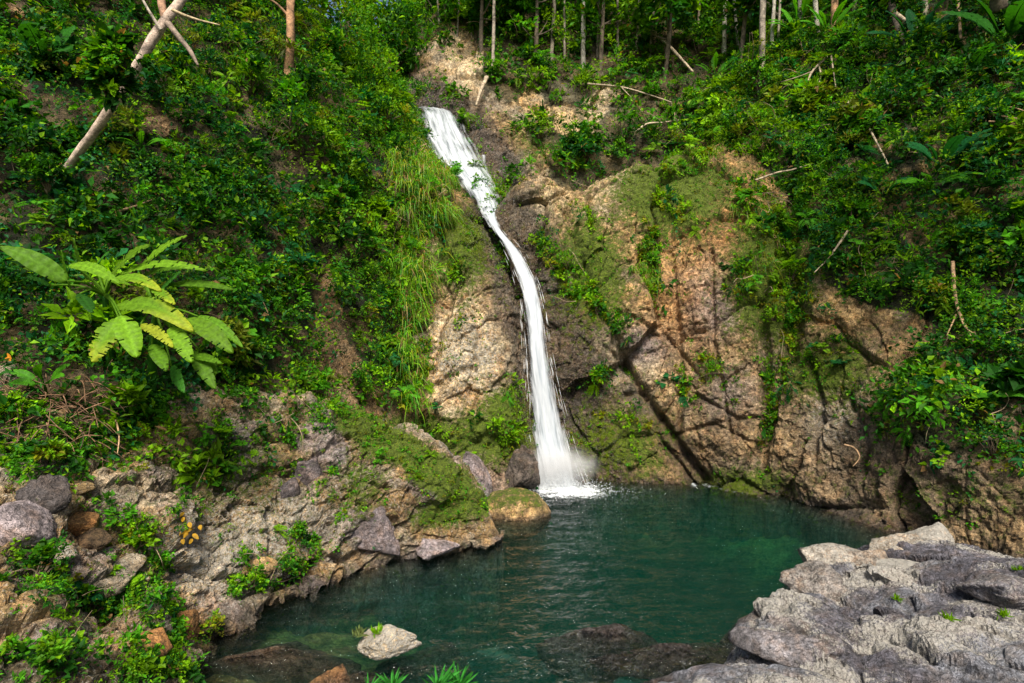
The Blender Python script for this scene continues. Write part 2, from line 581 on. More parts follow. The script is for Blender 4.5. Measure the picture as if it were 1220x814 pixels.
R_CRACKS = [
    ([(742, 425), (768, 470), (800, 520), (838, 575)], 5, 0.55),
    ([(676, 250), (690, 300), (705, 345), (745, 430)], 5, 0.35),
    ([(745, 470), (770, 462)], 4, 0.3),
    ([(800, 300), (806, 380), (812, 450), (808, 520)], 4, 0.25),
    ([(905, 360), (912, 450), (905, 560)], 9, 0.5),
    ([(930, 250), (950, 330), (938, 420)], 10, 0.45),
    ([(735, 375), (790, 400)], 3, 0.2),
    ([(848, 300), (850, 400), (870, 520)], 3, 0.2), ([(735, 378), (728, 420), (745, 440)], 2.5, 0.22), ([(790, 395), (812, 420), (838, 455)], 2.5, 0.2), ([(660, 240), (672, 290), (668, 330)], 3, 0.2), ([(700, 235), (705, 290), (690, 330)], 2.5, 0.2), ([(830, 470), (880, 500), (905, 495)], 2.5, 0.18), ([(800, 520), (850, 505), (900, 530)], 2.5, 0.15), ([(960, 420), (975, 480), (965, 545)], 4, 0.25), ([(1010, 470), (1030, 520), (1020, 570)], 4, 0.2),
]


def disp_R(p, px, py):
    veg = sst(900, 1000, px) * sst(430, 330, py)
    a = rock_disp(p, 1.0, 0.62) * (1 - 0.4 * veg) * sst(585, 640, px + 0.1 * py - 20)
    return a + cracks(px, py, R_CRACKS)


R_ROCK = [(560, 245), (640, 205), (720, 212), (790, 165), (850, 162), (905, 195), (940, 240), (965, 290), (985, 335), (1015, 360),
          (1065, 365), (1110, 385), (1120, 420), (1080, 440), (1060, 480), (1045, 500), (1080, 535), (1140, 545), (1240, 530), (1300, 760), (560, 760)]
R_VEG = [  # strokes of growth on the rock (polyline, half width)
    ([(640, 285), (675, 325), (712, 375), (735, 385)], 15), ([(690, 250), (712, 275)], 11), ([(772, 280), (775, 320), (782, 345)], 14),
    ([(895, 235), (920, 265), (945, 300)], 22), ([(885, 320), (925, 345), (940, 365)], 17), ([(935, 370), (930, 410), (920, 470), (915, 520)], 15), ([(950, 310), (955, 360), (945, 400)], 14),
    ([(840, 430), (855, 455)], 13), ([(815, 450), (825, 470)], 9), ([(785, 240), (820, 260)], 13), ([(800, 205), (835, 190)], 12),
    ([(970, 430), (1010, 430)], 12), ([(1040, 490), (1060, 505)], 9), ([(1140, 530), (1215, 535)], 26), ([(720, 490), (760, 500)], 7), ([(860, 345), (890, 350)], 8), ([(705, 460), (715, 440)], 7)]


def strokes(s, lst, soft=5):
    m = np.zeros(len(s.px))
    for pts, w in lst:
        m = np.maximum(m, sst(w * 0.72 + soft, w * 0.72 - soft, line_dist(s.wx, s.wy, pts)))
    return m


def paint_R(s):
    wx, wy, V = s.wx, s.wy, s.V
    n = len(V)
    rock = poly_mask(wx, wy, R_ROCK)
    s.rock = rock
    s.veg = np.maximum(1 - rock, strokes(s, R_VEG))
    n1 = fbm(V * 0.7 + 8, 4)
    c = lerp(np.tile(TAN * 0.95, (n, 1)), GREY, 0.8 * sst(-0.05, 0.4, n1))
    c = lerp(c, PALE, 0.85 * np.maximum(blob(wx, wy, 640, 245, 40, 30), blob(wx, wy, 735, 225, 45, 22)))
    c = lerp(c, ORANGE * 0.95, 0.75 * np.maximum.reduce([blob(wx, wy, 850, 260, 60, 70), blob(wx, wy, 815, 360, 35, 60), blob(wx, wy, 885, 235, 25, 25), 0.6 * blob(wx, wy, 790, 330, 30, 60)]))
    c = lerp(c, PURP * 0.95, np.maximum.reduce([blob(wx, wy, 760, 420, 38, 35), 0.7 * blob(wx, wy, 850, 370, 35, 45), 0.6 * blob(wx, wy, 870, 470, 50, 40)]))
    c = lerp(c, PALE * 0.95, 0.8 * np.maximum(blob(wx, wy, 725, 450, 22, 40), blob(wx, wy, 775, 445, 25, 18)))
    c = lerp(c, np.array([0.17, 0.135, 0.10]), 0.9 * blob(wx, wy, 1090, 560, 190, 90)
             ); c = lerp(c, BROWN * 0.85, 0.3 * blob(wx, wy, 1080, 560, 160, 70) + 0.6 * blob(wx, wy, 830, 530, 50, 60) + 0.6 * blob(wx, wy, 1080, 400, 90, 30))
    c = lerp(c, GREY * 0.8, 0.6 * blob(wx, wy, 985, 490, 40, 60))
    wetm = np.maximum.reduce([sst(76, 30, line_dist(wx, wy, [(590, 260), (640, 340), (668, 420), (690, 500), (705, 570)])), sst(0.5, -0.05, V[:, 2] + 0.3 * fbm(V * 2, 3)), 0.7 * sst(30, 8, line_dist(wx, wy, [(745, 470), (800, 530), (835, 575)]))])
    c = lerp(c, DARK * 1.6, 0.85 * wetm)
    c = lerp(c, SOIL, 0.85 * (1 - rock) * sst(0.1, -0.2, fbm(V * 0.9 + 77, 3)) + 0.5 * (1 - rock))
    moss = 0.75 * np.maximum.reduce([blob(wx, wy, 730, 530, 60, 50), blob(wx, wy, 700, 330, 45, 70), blob(wx, wy, 800, 230, 70, 50), blob(wx, wy, 880, 580, 60, 20), 0.8 * blob(wx, wy, 985, 440, 60, 40), 0.3 * blob(wx, wy, 1150, 590, 120, 30), blob(wx, wy, 920, 330, 50, 80), 0.6 * blob(wx, wy, 850, 210, 40, 20)])
    moss = moss * (1 - 0.5 * wetm) + 0.22
    lich = 0.2 + 0.5 * blob(wx, wy, 725, 450, 30, 45) + 0.4 * blob(wx, wy, 985, 500, 40, 50) - 0.4 * wetm
    return c, lich * s.rock, moss, wetm


# --- left cliff -----------------------------------------------------------------
def lc(*pp):
    px, py, d = pp[0]
    return [S(px, d - 0.3, -4)] + [P(*q) for q in pp]


G_L = loft([
    lc((-900, 560, 5.5), (-900, 420, 5.8), (-890, 250, 6.6), (-880, 30, 8), (-870, -200, 10), (-860, -450, 13), (-850, -600, 17)),
    lc((-450, 560, 7.2), (-450, 420, 7.6), (-440, 260, 8.6), (-430, 60, 10.2), (-410, -140, 12.5), (-390, -340, 15.5), (-380, -450, 20)),
    lc((-150, 560, 8.3), (-150, 430, 8.9), (-145, 280, 10), (-130, 100, 11.8), (-110, -80, 14.2), (-90, -250, 17.5), (-80, -350, 22)),
    lc((60, 560, 9.2), (60, 430, 10), (65, 290, 11.2), (75, 130, 13), (90, -30, 15.5), (105, -180, 19), (110, -250, 24)),
    lc((200, 570, 10.4), (200, 440, 11.3), (205, 320, 12.5), (215, 180, 14.4), (230, 40, 17), (245, -80, 20.5), (250, -120, 26)),
    lc((320, 590, 11.8), (322, 460, 12.9), (325, 350, 14.2), (335, 230, 16), (345, 110, 18.5), (352, 20, 22), (355, 0, 28)),
    lc((405, 590, 14), (405, 470, 15.2), (405, 370, 16.3), (410, 260, 18), (415, 150, 20), (420, 85, 23), (425, 80, 29)),
    lc((480, 600, 15.8), (478, 490, 16.8), (475, 390, 17.6), (470, 290, 19), (465, 190, 20.6), (460, 120, 23), (460, 112, 29)),
    lc((545, 605, 16.8), (540, 500, 17.6), (530, 400, 18.2), (515, 300, 19.3), (497, 220, 20.8), (482, 150, 23.5), (480, 130, 28)),
    lc((610, 600, 17.2), (605, 510, 17.8), (590, 410, 18.4), (567, 320, 19.4), (535, 243, 20.9), (502, 184, 23.5), (490, 142, 27.5)),
    lc((640, 590, 17.9), (628, 500, 18.6), (616, 410, 19.3), (594, 330, 20), (566, 262, 21.3), (525, 216, 23.6), (497, 160, 27)),
    lc((662, 580, 20), (650, 500, 20.6), (637, 410, 21.2), (612, 330, 21.8), (592, 265, 22.8), (548, 212, 24.8), (512, 150, 27.6)),
    lc((722, 580, 21), (710, 500, 21.6), (697, 410, 22.2), (672, 330, 22.8), (645, 268, 23.8), (590, 225, 25.8), (540, 165, 28.2)),
], [8, 45, 55, 60, 60, 45, 20], [8, 12, 34, 50, 50, 50, 48, 48, 48, 44, 24, 12])


def disp_L(p, px, py):
    veg = sst(520, 440, px)
    a = rock_disp(p, 0.85) * (1 - 0.45 * veg) * sst(650, 600, px)
    return a + cracks(px, py, [([(560, 330), (572, 400), (560, 470)], 4, 0.2), ([(500, 470), (560, 440)], 5, 0.2), ([(520, 560), (580, 520), (620, 530)], 4, 0.25)]) * sst(480, 520, px)


L_ROCK = [(516, 205), (560, 235), (600, 320), (690, 480), (690, 660), (400, 660), (400, 510), (385, 470), (372, 430), (378, 330), (398, 315),
          (405, 380), (430, 440), (455, 455), (470, 490), (495, 470), (508, 440), (512, 380), (505, 330), (500, 290), (530, 262)]
L_VEG = [([(545, 375), (548, 395)], 6), ([(600, 450), (612, 470)], 6), ([(425, 450), (440, 470)], 14), ([(575, 500), (610, 520)], 9), ([(520, 505), (535, 520)], 7), ([(550, 300), (540, 330)], 7)]
L_BARE = [([(170, 140), (200, 165)], 16), ([(205, 200), (215, 210)], 8), ([(405, 165), (408, 185)], 9), ([(400, 230), (415, 260)], 6), ([(10, 12), (25, 20)], 12), ([(385, 330), (392, 440)], 16)]


def paint_L(s):
    wx, wy, V = s.wx, s.wy, s.V
    n = len(V)
    rock = poly_mask(wx, wy, L_ROCK)
    bare = strokes(s, L_BARE)
    s.rock = np.maximum(rock, bare)
    s.veg = np.maximum(1 - s.rock, strokes(s, L_VEG))
    n1 = fbm(V * 0.8 + 18, 4)
    c = lerp(np.tile(TAN, (n, 1)), PALE * 1.1, sst(-0.25, 0.25, n1))
    c = lerp(c, PALE * 1.25, 0.7 * blob(wx, wy, 560, 400, 60, 60))
    c = lerp(c, ORANGE * 0.7, 0.45 * sst(0.0, 0.3, fbm(V * 1.1 + 60, 3)))
    c = lerp(c, BROWN * 1.1, 0.8 * sst(500, 470, wx) + 0.5 * blob(wx, wy, 500, 520, 80, 30))
    c = lerp(c, PURP, 0.7 * blob(wx, wy, 570, 590, 40, 60))
    wetm = np.maximum(sst(58, 24, line_dist(wx, wy, [(580, 270), (612, 320), (638, 400), (645, 470), (648, 590)])), sst(0.5, -0.05, V[:, 2] + 0.3 * fbm(V * 2, 3)))
    c = lerp(c, DARK * 1.6, 0.85 * wetm)
    c = lerp(c, BROWN * 1.3, bare)
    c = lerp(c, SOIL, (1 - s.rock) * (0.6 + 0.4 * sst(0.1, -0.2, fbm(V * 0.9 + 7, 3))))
    moss = 0.8 * np.maximum.reduce([blob(wx, wy, 580, 520, 60, 35), blob(wx, wy, 500, 520, 70, 25), 0.8 * blob(wx, wy, 545, 300, 40, 60), 0.9 * blob(wx, wy, 600, 490, 30, 30)]) * rock + 0.18
    lich = 0.3 + 0.5 * blob(wx, wy, 560, 420, 60, 60) - 0.5 * wetm
    return c, lich * s.rock - 0.3 * (1 - s.rock), moss, wetm


# --- slope behind, above the upper fall ------------------------------------------
def kc(*pp):
    return [P(*q) for q in pp]


G_K = loft([
    kc((380, 260, 30), (380, 200, 32), (380, 160, 35), (380, 140, 40), (380, 135, 46)),
    kc((450, 260, 26.5), (450, 190, 29), (450, 150, 31), (450, 100, 36), (450, 85, 43)),
    kc((540, 270, 25.6), (528, 180, 27.3), (520, 120, 29), (510, 40, 33), (505, -60, 40)),
    kc((590, 290, 23.8), (572, 190, 26), (562, 120, 28), (555, 40, 32), (550, -90, 38)),
    kc((640, 290, 25.0), (625, 200, 26.6), (615, 130, 28.5), (610, 50, 31.5), (605, -100, 38)),
    kc((690, 280, 26), (685, 200, 27.4), (680, 130, 29), (675, 50, 32), (670, -110, 38)),
    kc((760, 260, 26.6), (760, 180, 28), (755, 110, 29.5), (750, 30, 32.5), (745, -120, 38)),
    kc((840, 240, 26.8), (840, 160, 28), (835, 90, 30), (830, 0, 33), (825, -150, 38)),
    kc((930, 200, 27), (930, 120, 28.5), (925, 50, 31), (920, -60, 34), (915, -200, 39)),
    kc((1040, 120, 28), (1035, 20, 30), (1030, -80, 33), (1025, -200, 37), (1020, -350, 42)),
    kc((1300, 60, 26), (1300, -60, 29), (1300, -180, 32), (1300, -320, 36), (1300, -460, 41)),
], [50, 60, 50, 20], [16, 34, 34, 34, 34, 36, 36, 36, 28, 16])


def disp_K(p, px, py):
    a = rock_disp(p * 0.9, 0.95) * (0.5 + 0.5 * poly_mask(px, py, K_ROCK[0]))
    ch = line_dist(px, py, [(505, 135), (540, 165), (570, 205), (592, 255)])
    return a * sst(8, 40, ch) - 0.35 * np.exp(-(ch / 26) ** 2)


K_ROCK = [[(470, 140), (500, 60), (545, 25), (578, 60), (575, 105), (605, 120), (655, 125), (655, 200), (640, 250), (560, 300), (470, 240)],
          [(660, 125), (690, 128), (720, 100), (738, 112), (705, 160), (662, 160)], [(625, 105), (650, 110), (640, 140), (610, 135)]]
K_VEG = [([(560, 140), (585, 160), (610, 150)], 9), ([(625, 155), (645, 175)], 20), ([(600, 205), (640, 215)], 10), ([(530, 100), (545, 120)], 10), ([(575, 90), (590, 110)], 13), ([(525, 45), (545, 60)], 13), ([(692, 95), (700, 140)], 16), ([(500, 110), (530, 125)], 8), ([(655, 150), (665, 165)], 8)]


def paint_K(s):
    wx, wy, V = s.wx, s.wy, s.V
    n = len(V)
    rock = np.maximum.reduce([poly_mask(wx, wy, q) for q in K_ROCK])
    s.rock = rock
    s.veg = np.maximum(1 - rock, strokes(s, K_VEG))
    n1 = fbm(V * 0.6 + 28, 4)
    c = lerp(np.tile(TAN * 1.0, (n, 1)), GREY, sst(-0.1, 0.3, n1))
    c = lerp(c, PALE * 1.2, 0.8 * blob(wx, wy, 550, 90, 25, 50) + 0.5 * blob(wx, wy, 700, 130, 50, 40))
    ch = line_dist(wx, wy, [(500, 135), (540, 165), (570, 205), (592, 255)])
    wetm = np.maximum(sst(75, 35, ch), 0.7 * blob(wx, wy, 610, 215, 30, 40))
    c = lerp(c, DARK * 1.8, 0.9 * wetm)
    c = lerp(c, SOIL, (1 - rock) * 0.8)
    moss = 0.5 * blob(wx, wy, 620, 180, 45, 45) * (1 - wetm) + 0.12
    return c, 0.35 * rock - 0.4 * wetm, moss, wetm


# --- left rocky bank --------------------------------------------------------------
def bc(base, *pp):
    px, d = base
    return [S(px, d + 0.15, -3), S(px, d, -0.06)] + [P(*q) for q in pp]


G_B = loft([
    bc((600, 13.6), (597, 640, 13.6), (590, 630, 13.8), (584, 625, 14.1), (580, 632, 14.8), (578, 670, 15.5)),
    bc((592, 12.9), (590, 640, 13.0), (583, 615, 13.3), (574, 592, 13.8), (573, 592, 14.7), (573, 640, 15.5)),
    bc((540, 12.5), (540, 645, 12.6), (535, 605, 12.9), (530, 556, 13.5), (532, 553, 14.4), (535, 600, 15.5)),
    bc((480, 12), (478, 640, 12.1), (470, 585, 12.5), (462, 512, 13.4), (465, 508, 14.3), (470, 550, 15.8)),
    bc((420, 11.2), (415, 660, 11.3), (405, 590, 11.8), (395, 487, 12.8), (400, 480, 13.8), (410, 505, 15.5)),
    bc((350, 10.3), (345, 690, 10.4), (335, 600, 11), (320, 492, 12), (320, 470, 12.8), (320, 450, 14)),
    bc((290, 9.5), (280, 710, 9.6), (260, 610, 10.1), (240, 502, 11), (235, 472, 11.6), (230, 440, 12.5)),
    bc((245, 8.5), (220, 735, 8.5), (190, 630, 9), (160, 522, 9.8), (150, 484, 10.3), (145, 440, 11)),
    bc((235, 7.7), (190, 770, 7.5), (120, 660, 7.9), (80, 545, 8.7), (65, 495, 9.2), (60, 440, 9.9)),
    bc((225, 6.8), (140, 800, 6.5), (40, 680, 6.9), (0, 565, 7.7), (-20, 505, 8.3), (-30, 440, 9)),
    bc((180, 6), (60, 830, 5.6), (-80, 700, 6.0), (-130, 575, 6.8), (-150, 505, 7.4), (-160, 440, 8)),
    bc((60, 5), (-100, 870, 4.7), (-280, 710, 5.2), (-350, 570, 5.9), (-380, 500, 6.5), (-400, 430, 7)),
    bc((-300, 3.6), (-500, 930, 3.3), (-800, 740, 3.7), (-900, 590, 4.2), (-950, 500, 4.7), (-1000, 420, 5.3)),
], [8, 22, 55, 75, 28, 14], [14, 40, 44, 44, 48, 46, 44, 44, 44, 40, 26, 12])
B_ROT = rotm(0.5, 0.35, -0.5)


def disp_B(p, px, py):
    a, _ = facets(p, 1.3, (1.5, 1.0, 0.8), 0.5, 0.4, 0.08, B_ROT, 0.25, 1.0)
    b, _ = facets(p, 0.5, (1.4, 1.0, 0.8), 0.55, 0.4, 0.09, B_ROT, 0.3, 5.0)
    c, _ = facets(p, 0.19, (1.3, 1.0, 0.8), 0.6, 0.3, 0.1, B_ROT, 0.3, 2.0)
    r = fbm(p * 0.6 + 31, 4) * 0.35 + 0.05 * fbm(p * 5.1, 3)
    e = sst(600, 570, px)
    knob = 0.25 * blob(px, py, 500, 560, 60, 50)
    return (0.30 * a + 0.13 * b + 0.05 * c + r * 0.9) * (0.55 + 0.45 * sst(560, 420, px)) * (0.4 + 0.6 * e) + knob


B_VEG = [([(130, 615), (160, 640), (175, 660)], 26), ([(20, 670), (60, 700)], 34), ([(110, 715), (150, 700)], 26), ([(290, 700), (335, 690), (350, 670)], 20), ([(245, 755), (260, 740)], 18),
         ([(190, 740), (215, 790)], 18), ([(30, 808), (230, 803)], 30), ([(100, 800), (60, 780)], 30), ([(190, 730), (225, 790)], 24), ([(20, 570), (90, 545)], 22), ([(70, 770), (80, 800)], 18), ([(0, 500), (120, 520)], 30), ([(250, 510), (270, 530)], 15),
         ([(380, 490), (390, 500)], 14), ([(300, 520), (360, 515)], 10), ([(430, 530), (450, 550)], 7), ([(360, 650), (340, 640)], 9), ([(205, 620), (215, 590)], 8), ([(270, 660), (310, 660)], 7), ([(165, 690), (180, 720)], 14),
         ([(0, 540), (40, 545)], 25), ([(150, 500), (210, 480)], 20), ([(330, 690), (370, 640)], 9), ([(380, 585), (395, 560)], 7)]


def paint_B(s):
    wx, wy, V = s.wx, s.wy, s.V
    n = len(V)
    s.veg = strokes(s, B_VEG, 9)
    s.rock = 1 - s.veg
    n1 = fbm(V * 1.2 + 48, 4)
    c = lerp(np.tile(TAN * 0.75, (n, 1)), GREY * 1.05, sst(-0.2, 0.2, n1))
    c = lerp(c, PURP, 0.8 * sst(0.0, 0.3, fbm(V * 0.9 + 90, 3)))
    c = lerp(c, PALE * 1.1, 0.8 * np.maximum.reduce([blob(wx, wy, 240, 670, 50, 40), blob(wx, wy, 330, 630, 60, 25), 0.7 * blob(wx, wy, 190, 585, 40, 20)]))
    c = lerp(c, ORANGE * 0.8, 0.75 * np.maximum.reduce([blob(wx, wy, 165, 775, 50, 25), 0.8 * blob(wx, wy, 240, 750, 25, 30), 0.6 * blob(wx, wy, 95, 630, 30, 20)]))
    c = lerp(c, BROWN, 0.6 * np.maximum(blob(wx, wy, 260, 600, 60, 40), blob(wx, wy, 480, 610, 30, 30)))
    wetm = np.maximum(sst(0.28, 0.0, V[:, 2] + 0.2 * fbm(V * 2.5, 3)), 0.6 * blob(wx, wy, 365, 565, 25, 20))
    c = lerp(c, DARK * 1.7, 0.75 * wetm)
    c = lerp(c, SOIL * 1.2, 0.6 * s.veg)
    moss = 0.72 * np.maximum.reduce([1.0 * sst(32, 8, line_dist(wx, wy, [(420, 500), (480, 540), (530, 570), (565, 600)])), 0.95 * blob(wx, wy, 530, 615, 40, 20), 0.5 * blob(wx, wy, 430, 580, 30, 50), 0.4 * blob(wx, wy, 270, 560, 80, 60)]) * sst(0.2, 0.7, V[:, 2])
    lich = 0.45 + 0.4 * blob(wx, wy, 250, 660, 70, 50) + 0.3 * blob(wx, wy, 350, 620, 70, 40) - 0.5 * wetm
    return c, lich, 0.22 + moss, wetm


# --- right foreground rock --------------------------------------------------------
OUT_SHORE = [(-3.5, -6), (-3.2, 1.0), (-2.2, 3.2), (-1.0, 4.9), (0.2, 5.9), (1.0, 6.9), (1.75, 7.6), (2.5, 7.9), (3.0, 8.3), (3.6, 9.05), (4.43, 10.0), (5.2, 10.8), (6.1, 11.7), (7.0, 12.3), (8.6, 12.6),
             (10.5, 11.4), (12, 9.8), (20, 6), (20, -6)]


def make_outcrop():
    xs = np.concatenate([np.arange(-4, 1.4, 0.11), np.arange(1.4, 9.5, 0.032), np.arange(9.5, 19, 0.12)])
    ys = np.concatenate([np.arange(-5, 4.5, 0.14), np.arange(4.5, 13.2, 0.034)])
    X, Y = np.meshgrid(xs, ys, indexing='ij')
    x, y = X.ravel(), Y.ravel()
    p0 = np.stack([x, y, np.zeros_like(x)], 1)
    wx = x + 0.35 * fbm(p0 * 0.9 + 3, 4); wy = y + 0.35 * fbm(p0 * 0.9 + 13, 4)
    ins = poly_mask(wx, wy, OUT_SHORE)
    dist = line_dist(wx, wy, OUT_SHORE + OUT_SHORE[:1]) * np.where(ins > 0.5, 1, -1)
    z = -2.2 * sst(0, -1.6, dist) - 0.05 + 0.42 * sst(-0.05, 0.5, dist) + 0.62 * sst(0.3, 3.6, dist) + 1.1 * sst(4.2, 1.0, y) * sst(0, 2.0, dist)
    z += 0.25 * np.exp(-(((x - 8.2) / 1.2) ** 2 + ((y - 11.5) / 0.9) ** 2)) * sst(0, 0.6, dist)
    # tilted beds: the layers run obliquely and step down to the right
    ang = math.radians(-32)
    u = x * math.cos(ang) + y * math.sin(ang); v = -x * math.sin(ang) + y * math.cos(ang)
    q = np.stack([u, v, z], 1)
    a, _ = facets(q, 1.25, (1.9, 0.75, 1.0), 0.55, 0.3, 0.12, None, 0.12, 2.0, 1)
    b, _ = facets(q, 0.55, (2.0, 0.8, 1.0), 0.65, 0.3, 0.14, None, 0.12, 6.0, 1)
    rough = sst(-0.12, 0.25, fbm(q * np.array([0.6, 1.3, 1]) + 70, 4))
    amp = sst(-0.8, 0.3, dist)
    z = z + amp * (0.24 * a + 0.11 * b + 0.10 * fbm(q * 0.8, 2))
    Z = z.reshape(len(xs), len(ys))
    for _ in range(5):
        Z[1:-1, 1:-1] = (Z[1:-1, 1:-1] * 2 + Z[:-2, 1:-1] + Z[2:, 1:-1] + Z[1:-1, :-2] + Z[1:-1, 2:]) / 6
    z = Z.ravel()
    G = np.stack([x, y, z], 1).reshape(len(xs), len(ys), 3)
    rr = rough

    def paint(s):
        V = s.V
        n = len(V)
        c = lerp(np.tile(np.array([0.105, 0.10, 0.118]), (n, 1)), np.array([0.17, 0.175, 0.195]), sst(-0.1, 0.3, fbm(V * 0.8 + 3, 4)))
        c = lerp(c, np.array([0.205, 0.2, 0.2]), 0.5 * rr)
        c = lerp(c, BROWN * 1.2, 0.25 * sst(0.15, 0.35, fbm(V * 1.4 + 55, 4)))
        wetm = sst(0.22, 0.02, V[:, 2] + 0.15 * fbm(V * 3, 3))
        c = lerp(c, DARK * 1.8, 0.85 * wetm)
        s.veg = np.zeros(n); s.rock = np.ones(n)
        return c, 0.15 + 0.75 * rr, np.full(n, 0.08), wetm
    
    def disp(p, a_, b_):
        u_ = p[:, 0] * math.cos(ang) + p[:, 1] * math.sin(ang); v_ = -p[:, 0] * math.sin(ang) + p[:, 1] * math.cos(ang)
        w = np.stack([u_, v_, p[:, 2]], 1)
        c1, _ = facets(w, 0.42, (2.0, 0.8, 0.6), 0.5, 0.45, 0.08, None, 0.15, 4.0, 1)
        c2, _ = facets(w, 0.14, (1.6, 0.9, 0.7), 0.6, 0.4, 0.12, None, 0.2, 9.0, 1)
        c0, _ = facets(w, 0.95, (2.0, 0.7, 0.8), 0.2, 0.9, 0.05, None, 0.15, 12.0, 1)
        return amp * (0.11 * c0 + 0.06 * c1 * (0.3 + rr) + 0.025 * c2 * (0.05 + rr) + 0.03 * (np.abs(fbm(w * np.array([1.6, 2.4, 2.4]), 3)) * 2 - .5) + 0.016 * fbm(w * 9, 3) * (0.15 + rr))
    return make_sheet("rock_outcrop", G, disp, paint, M_OUT, "grey fractured rock shelf with white lichen at the lower right of the pool", front=np.array([5, 6, 60.0]))


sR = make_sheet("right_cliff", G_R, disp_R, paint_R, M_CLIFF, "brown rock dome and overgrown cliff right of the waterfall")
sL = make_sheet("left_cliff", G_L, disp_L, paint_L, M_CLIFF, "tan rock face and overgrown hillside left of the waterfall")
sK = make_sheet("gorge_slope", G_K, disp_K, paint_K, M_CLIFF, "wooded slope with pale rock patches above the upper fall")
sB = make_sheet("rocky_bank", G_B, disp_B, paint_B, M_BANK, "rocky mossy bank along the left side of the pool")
sF = make_outcrop()
FRONT = [sR, sL, sK, sB, sF]


ZB = np.full((200, 140), 1e9)
for s in FRONT:
    m = (s.V[:, 1] > 1) & (s.px > -190) & (s.px < 1400) & (s.py > -150) & (s.py < 960)
    np.minimum.at(ZB, (((s.px[m] + 200) / 8).astype(int), ((s.py[m] + 160) / 8).astype(int)), s.V[m, 1])
for s in FRONT:
    m = (s.px > -190) & (s.px < 1390) & (s.py > -150) & (s.py < 950)
    s.vis = np.zeros(len(s.px))
    i, j = ((s.px[m] + 200) / 8).astype(int), ((s.py[m] + 160) / 8).astype(int)
    zb = np.maximum(np.maximum(ZB[i, j], np.where(ZB[i, j - 1] < 1e8, ZB[i, j - 1], 0)), np.where(ZB[i, j + 1] < 1e8, ZB[i, j + 1], 0))
    s.vis[m] = s.V[m, 1] < zb + 0.9


def surf(px, py, rad=5):
    """nearest point of the terrain seen through photo pixel (px, py): position and normal"""
    best = None
    for s in FRONT:
        m = np.where((np.abs(s.px - px) < rad) & (np.abs(s.py - py) < rad) & (s.V[:, 1] > 1) & (s.V[:, 2] > -0.3))[0]
        if len(m):
            d = s.V[m, 1]
            k = m[np.argsort(d)[: max(1, len(m) // 4)]]
            q = (s.V[k].mean(0), nz(s.N[k].mean(0)))
            if best is None or q[0][1] < best[0][1]:
                best = q
    if best is None:
        if rad < 60:
            return surf(px, py, rad * 2)
        return P(px, py, 20), np.array([0, -1, 0.0])
    return best


# --- pool bed, ground, water ------------------------------------------------------
xs = np.linspace(-14, 18, 150); ys = np.linspace(2, 24, 110)
X, Y = np.meshgrid(xs, ys, indexing='ij')
x, y = X.ravel(), Y.ravel()
p0 = np.stack([x, y, 0 * x], 1)
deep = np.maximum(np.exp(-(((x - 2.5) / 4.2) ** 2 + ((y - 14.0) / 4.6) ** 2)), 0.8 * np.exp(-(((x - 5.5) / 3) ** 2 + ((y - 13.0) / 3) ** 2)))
z = -0.34 - 4.5 * deep + 0.25 * fbm(p0 * 0.7, 4)
ff, _ = facets(p0, 0.9, (1, 1, 1), 0.5, 0.4, 0.15, None, 0.3, 4.0)
z += 0.14 * ff + 0.14 * sst(-0.4, -2.2, x) * sst(11, 8.5, y)
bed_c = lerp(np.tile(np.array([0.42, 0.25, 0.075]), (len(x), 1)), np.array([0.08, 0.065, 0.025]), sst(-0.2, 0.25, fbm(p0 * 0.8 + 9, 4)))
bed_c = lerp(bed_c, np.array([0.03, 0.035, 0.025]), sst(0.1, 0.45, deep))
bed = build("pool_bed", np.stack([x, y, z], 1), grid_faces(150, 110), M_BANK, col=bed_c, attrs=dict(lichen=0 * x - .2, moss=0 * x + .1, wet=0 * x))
tag(bed, "brown stony bed under the pool", kind="structure")

gx = np.concatenate([-np.geomspace(1500, 30, 14), np.linspace(-24, 24, 12), np.geomspace(30, 1500, 14)])
X, Y = np.meshgrid(gx, gx, indexing='ij')
p0 = np.stack([X.ravel(), Y.ravel(), 0 * X.ravel()], 1)
g_z = -6.0 + 0 * p0[:, 0]
gnd = build("ground", np.stack([p0[:, 0], p0[:, 1], g_z], 1), grid_faces(40, 40), M_BANK, col=np.tile(SOIL * 1.5, (1600, 1)), attrs=dict(lichen=0 * g_z - .3, moss=0 * g_z + .5, wet=0 * g_z))
tag(gnd, "dark soil of the valley floor", kind="structure")

FALL_FOOT = np.array([1.2, 17.6])
xs = np.linspace(-11, 14, 270); ys = np.linspace(3.2, 21.2, 230)
X, Y = np.meshgrid(xs, ys, indexing='ij')
x, y = X.ravel(), Y.ravel()
r = np.hypot(x - FALL_FOOT[0], y - FALL_FOOT[1])
p0 = np.stack([x, y, 0 * x], 1)
wz = 0.022 * fbm(p0 * np.array([1.3, 2.3, 1]) + 5, 3) + 0.012 * np.exp(-r / 4) * np.sin(r * 7 + 3 * noise(p0 * 0.8)) + 0.05 * np.exp(-(r / 1.1) ** 2) * noise(p0 * 3)
wpx, wpy = proj(np.stack([x, y, wz], 1))
foam = np.maximum.reduce([1.25 * np.exp(-(((x - 1.5) / 1.2) ** 2 + ((y - 18.0) / 1.0) ** 2)) * (0.8 + 0.5 * noise(p0 * 2.2)), 0.7 * np.exp(-(((x - 1.95) / 1.3) ** 2 + ((y - 17.6) / 1.1) ** 2)),
                          (0.36 + 0.35 * noise(p0 * 5)) * sst(4, 1, line_dist(wpx, wpy, [(820, 577), (840, 578), (862, 583), (888, 587)])) , 0.55 * sst(8, 1, line_dist(wpx, wpy, [(812, 790), (835, 798), (850, 803)])),
                          0.3 * sst(40, 5, line_dist(wpx, wpy, [(700, 580), (760, 590)]))])
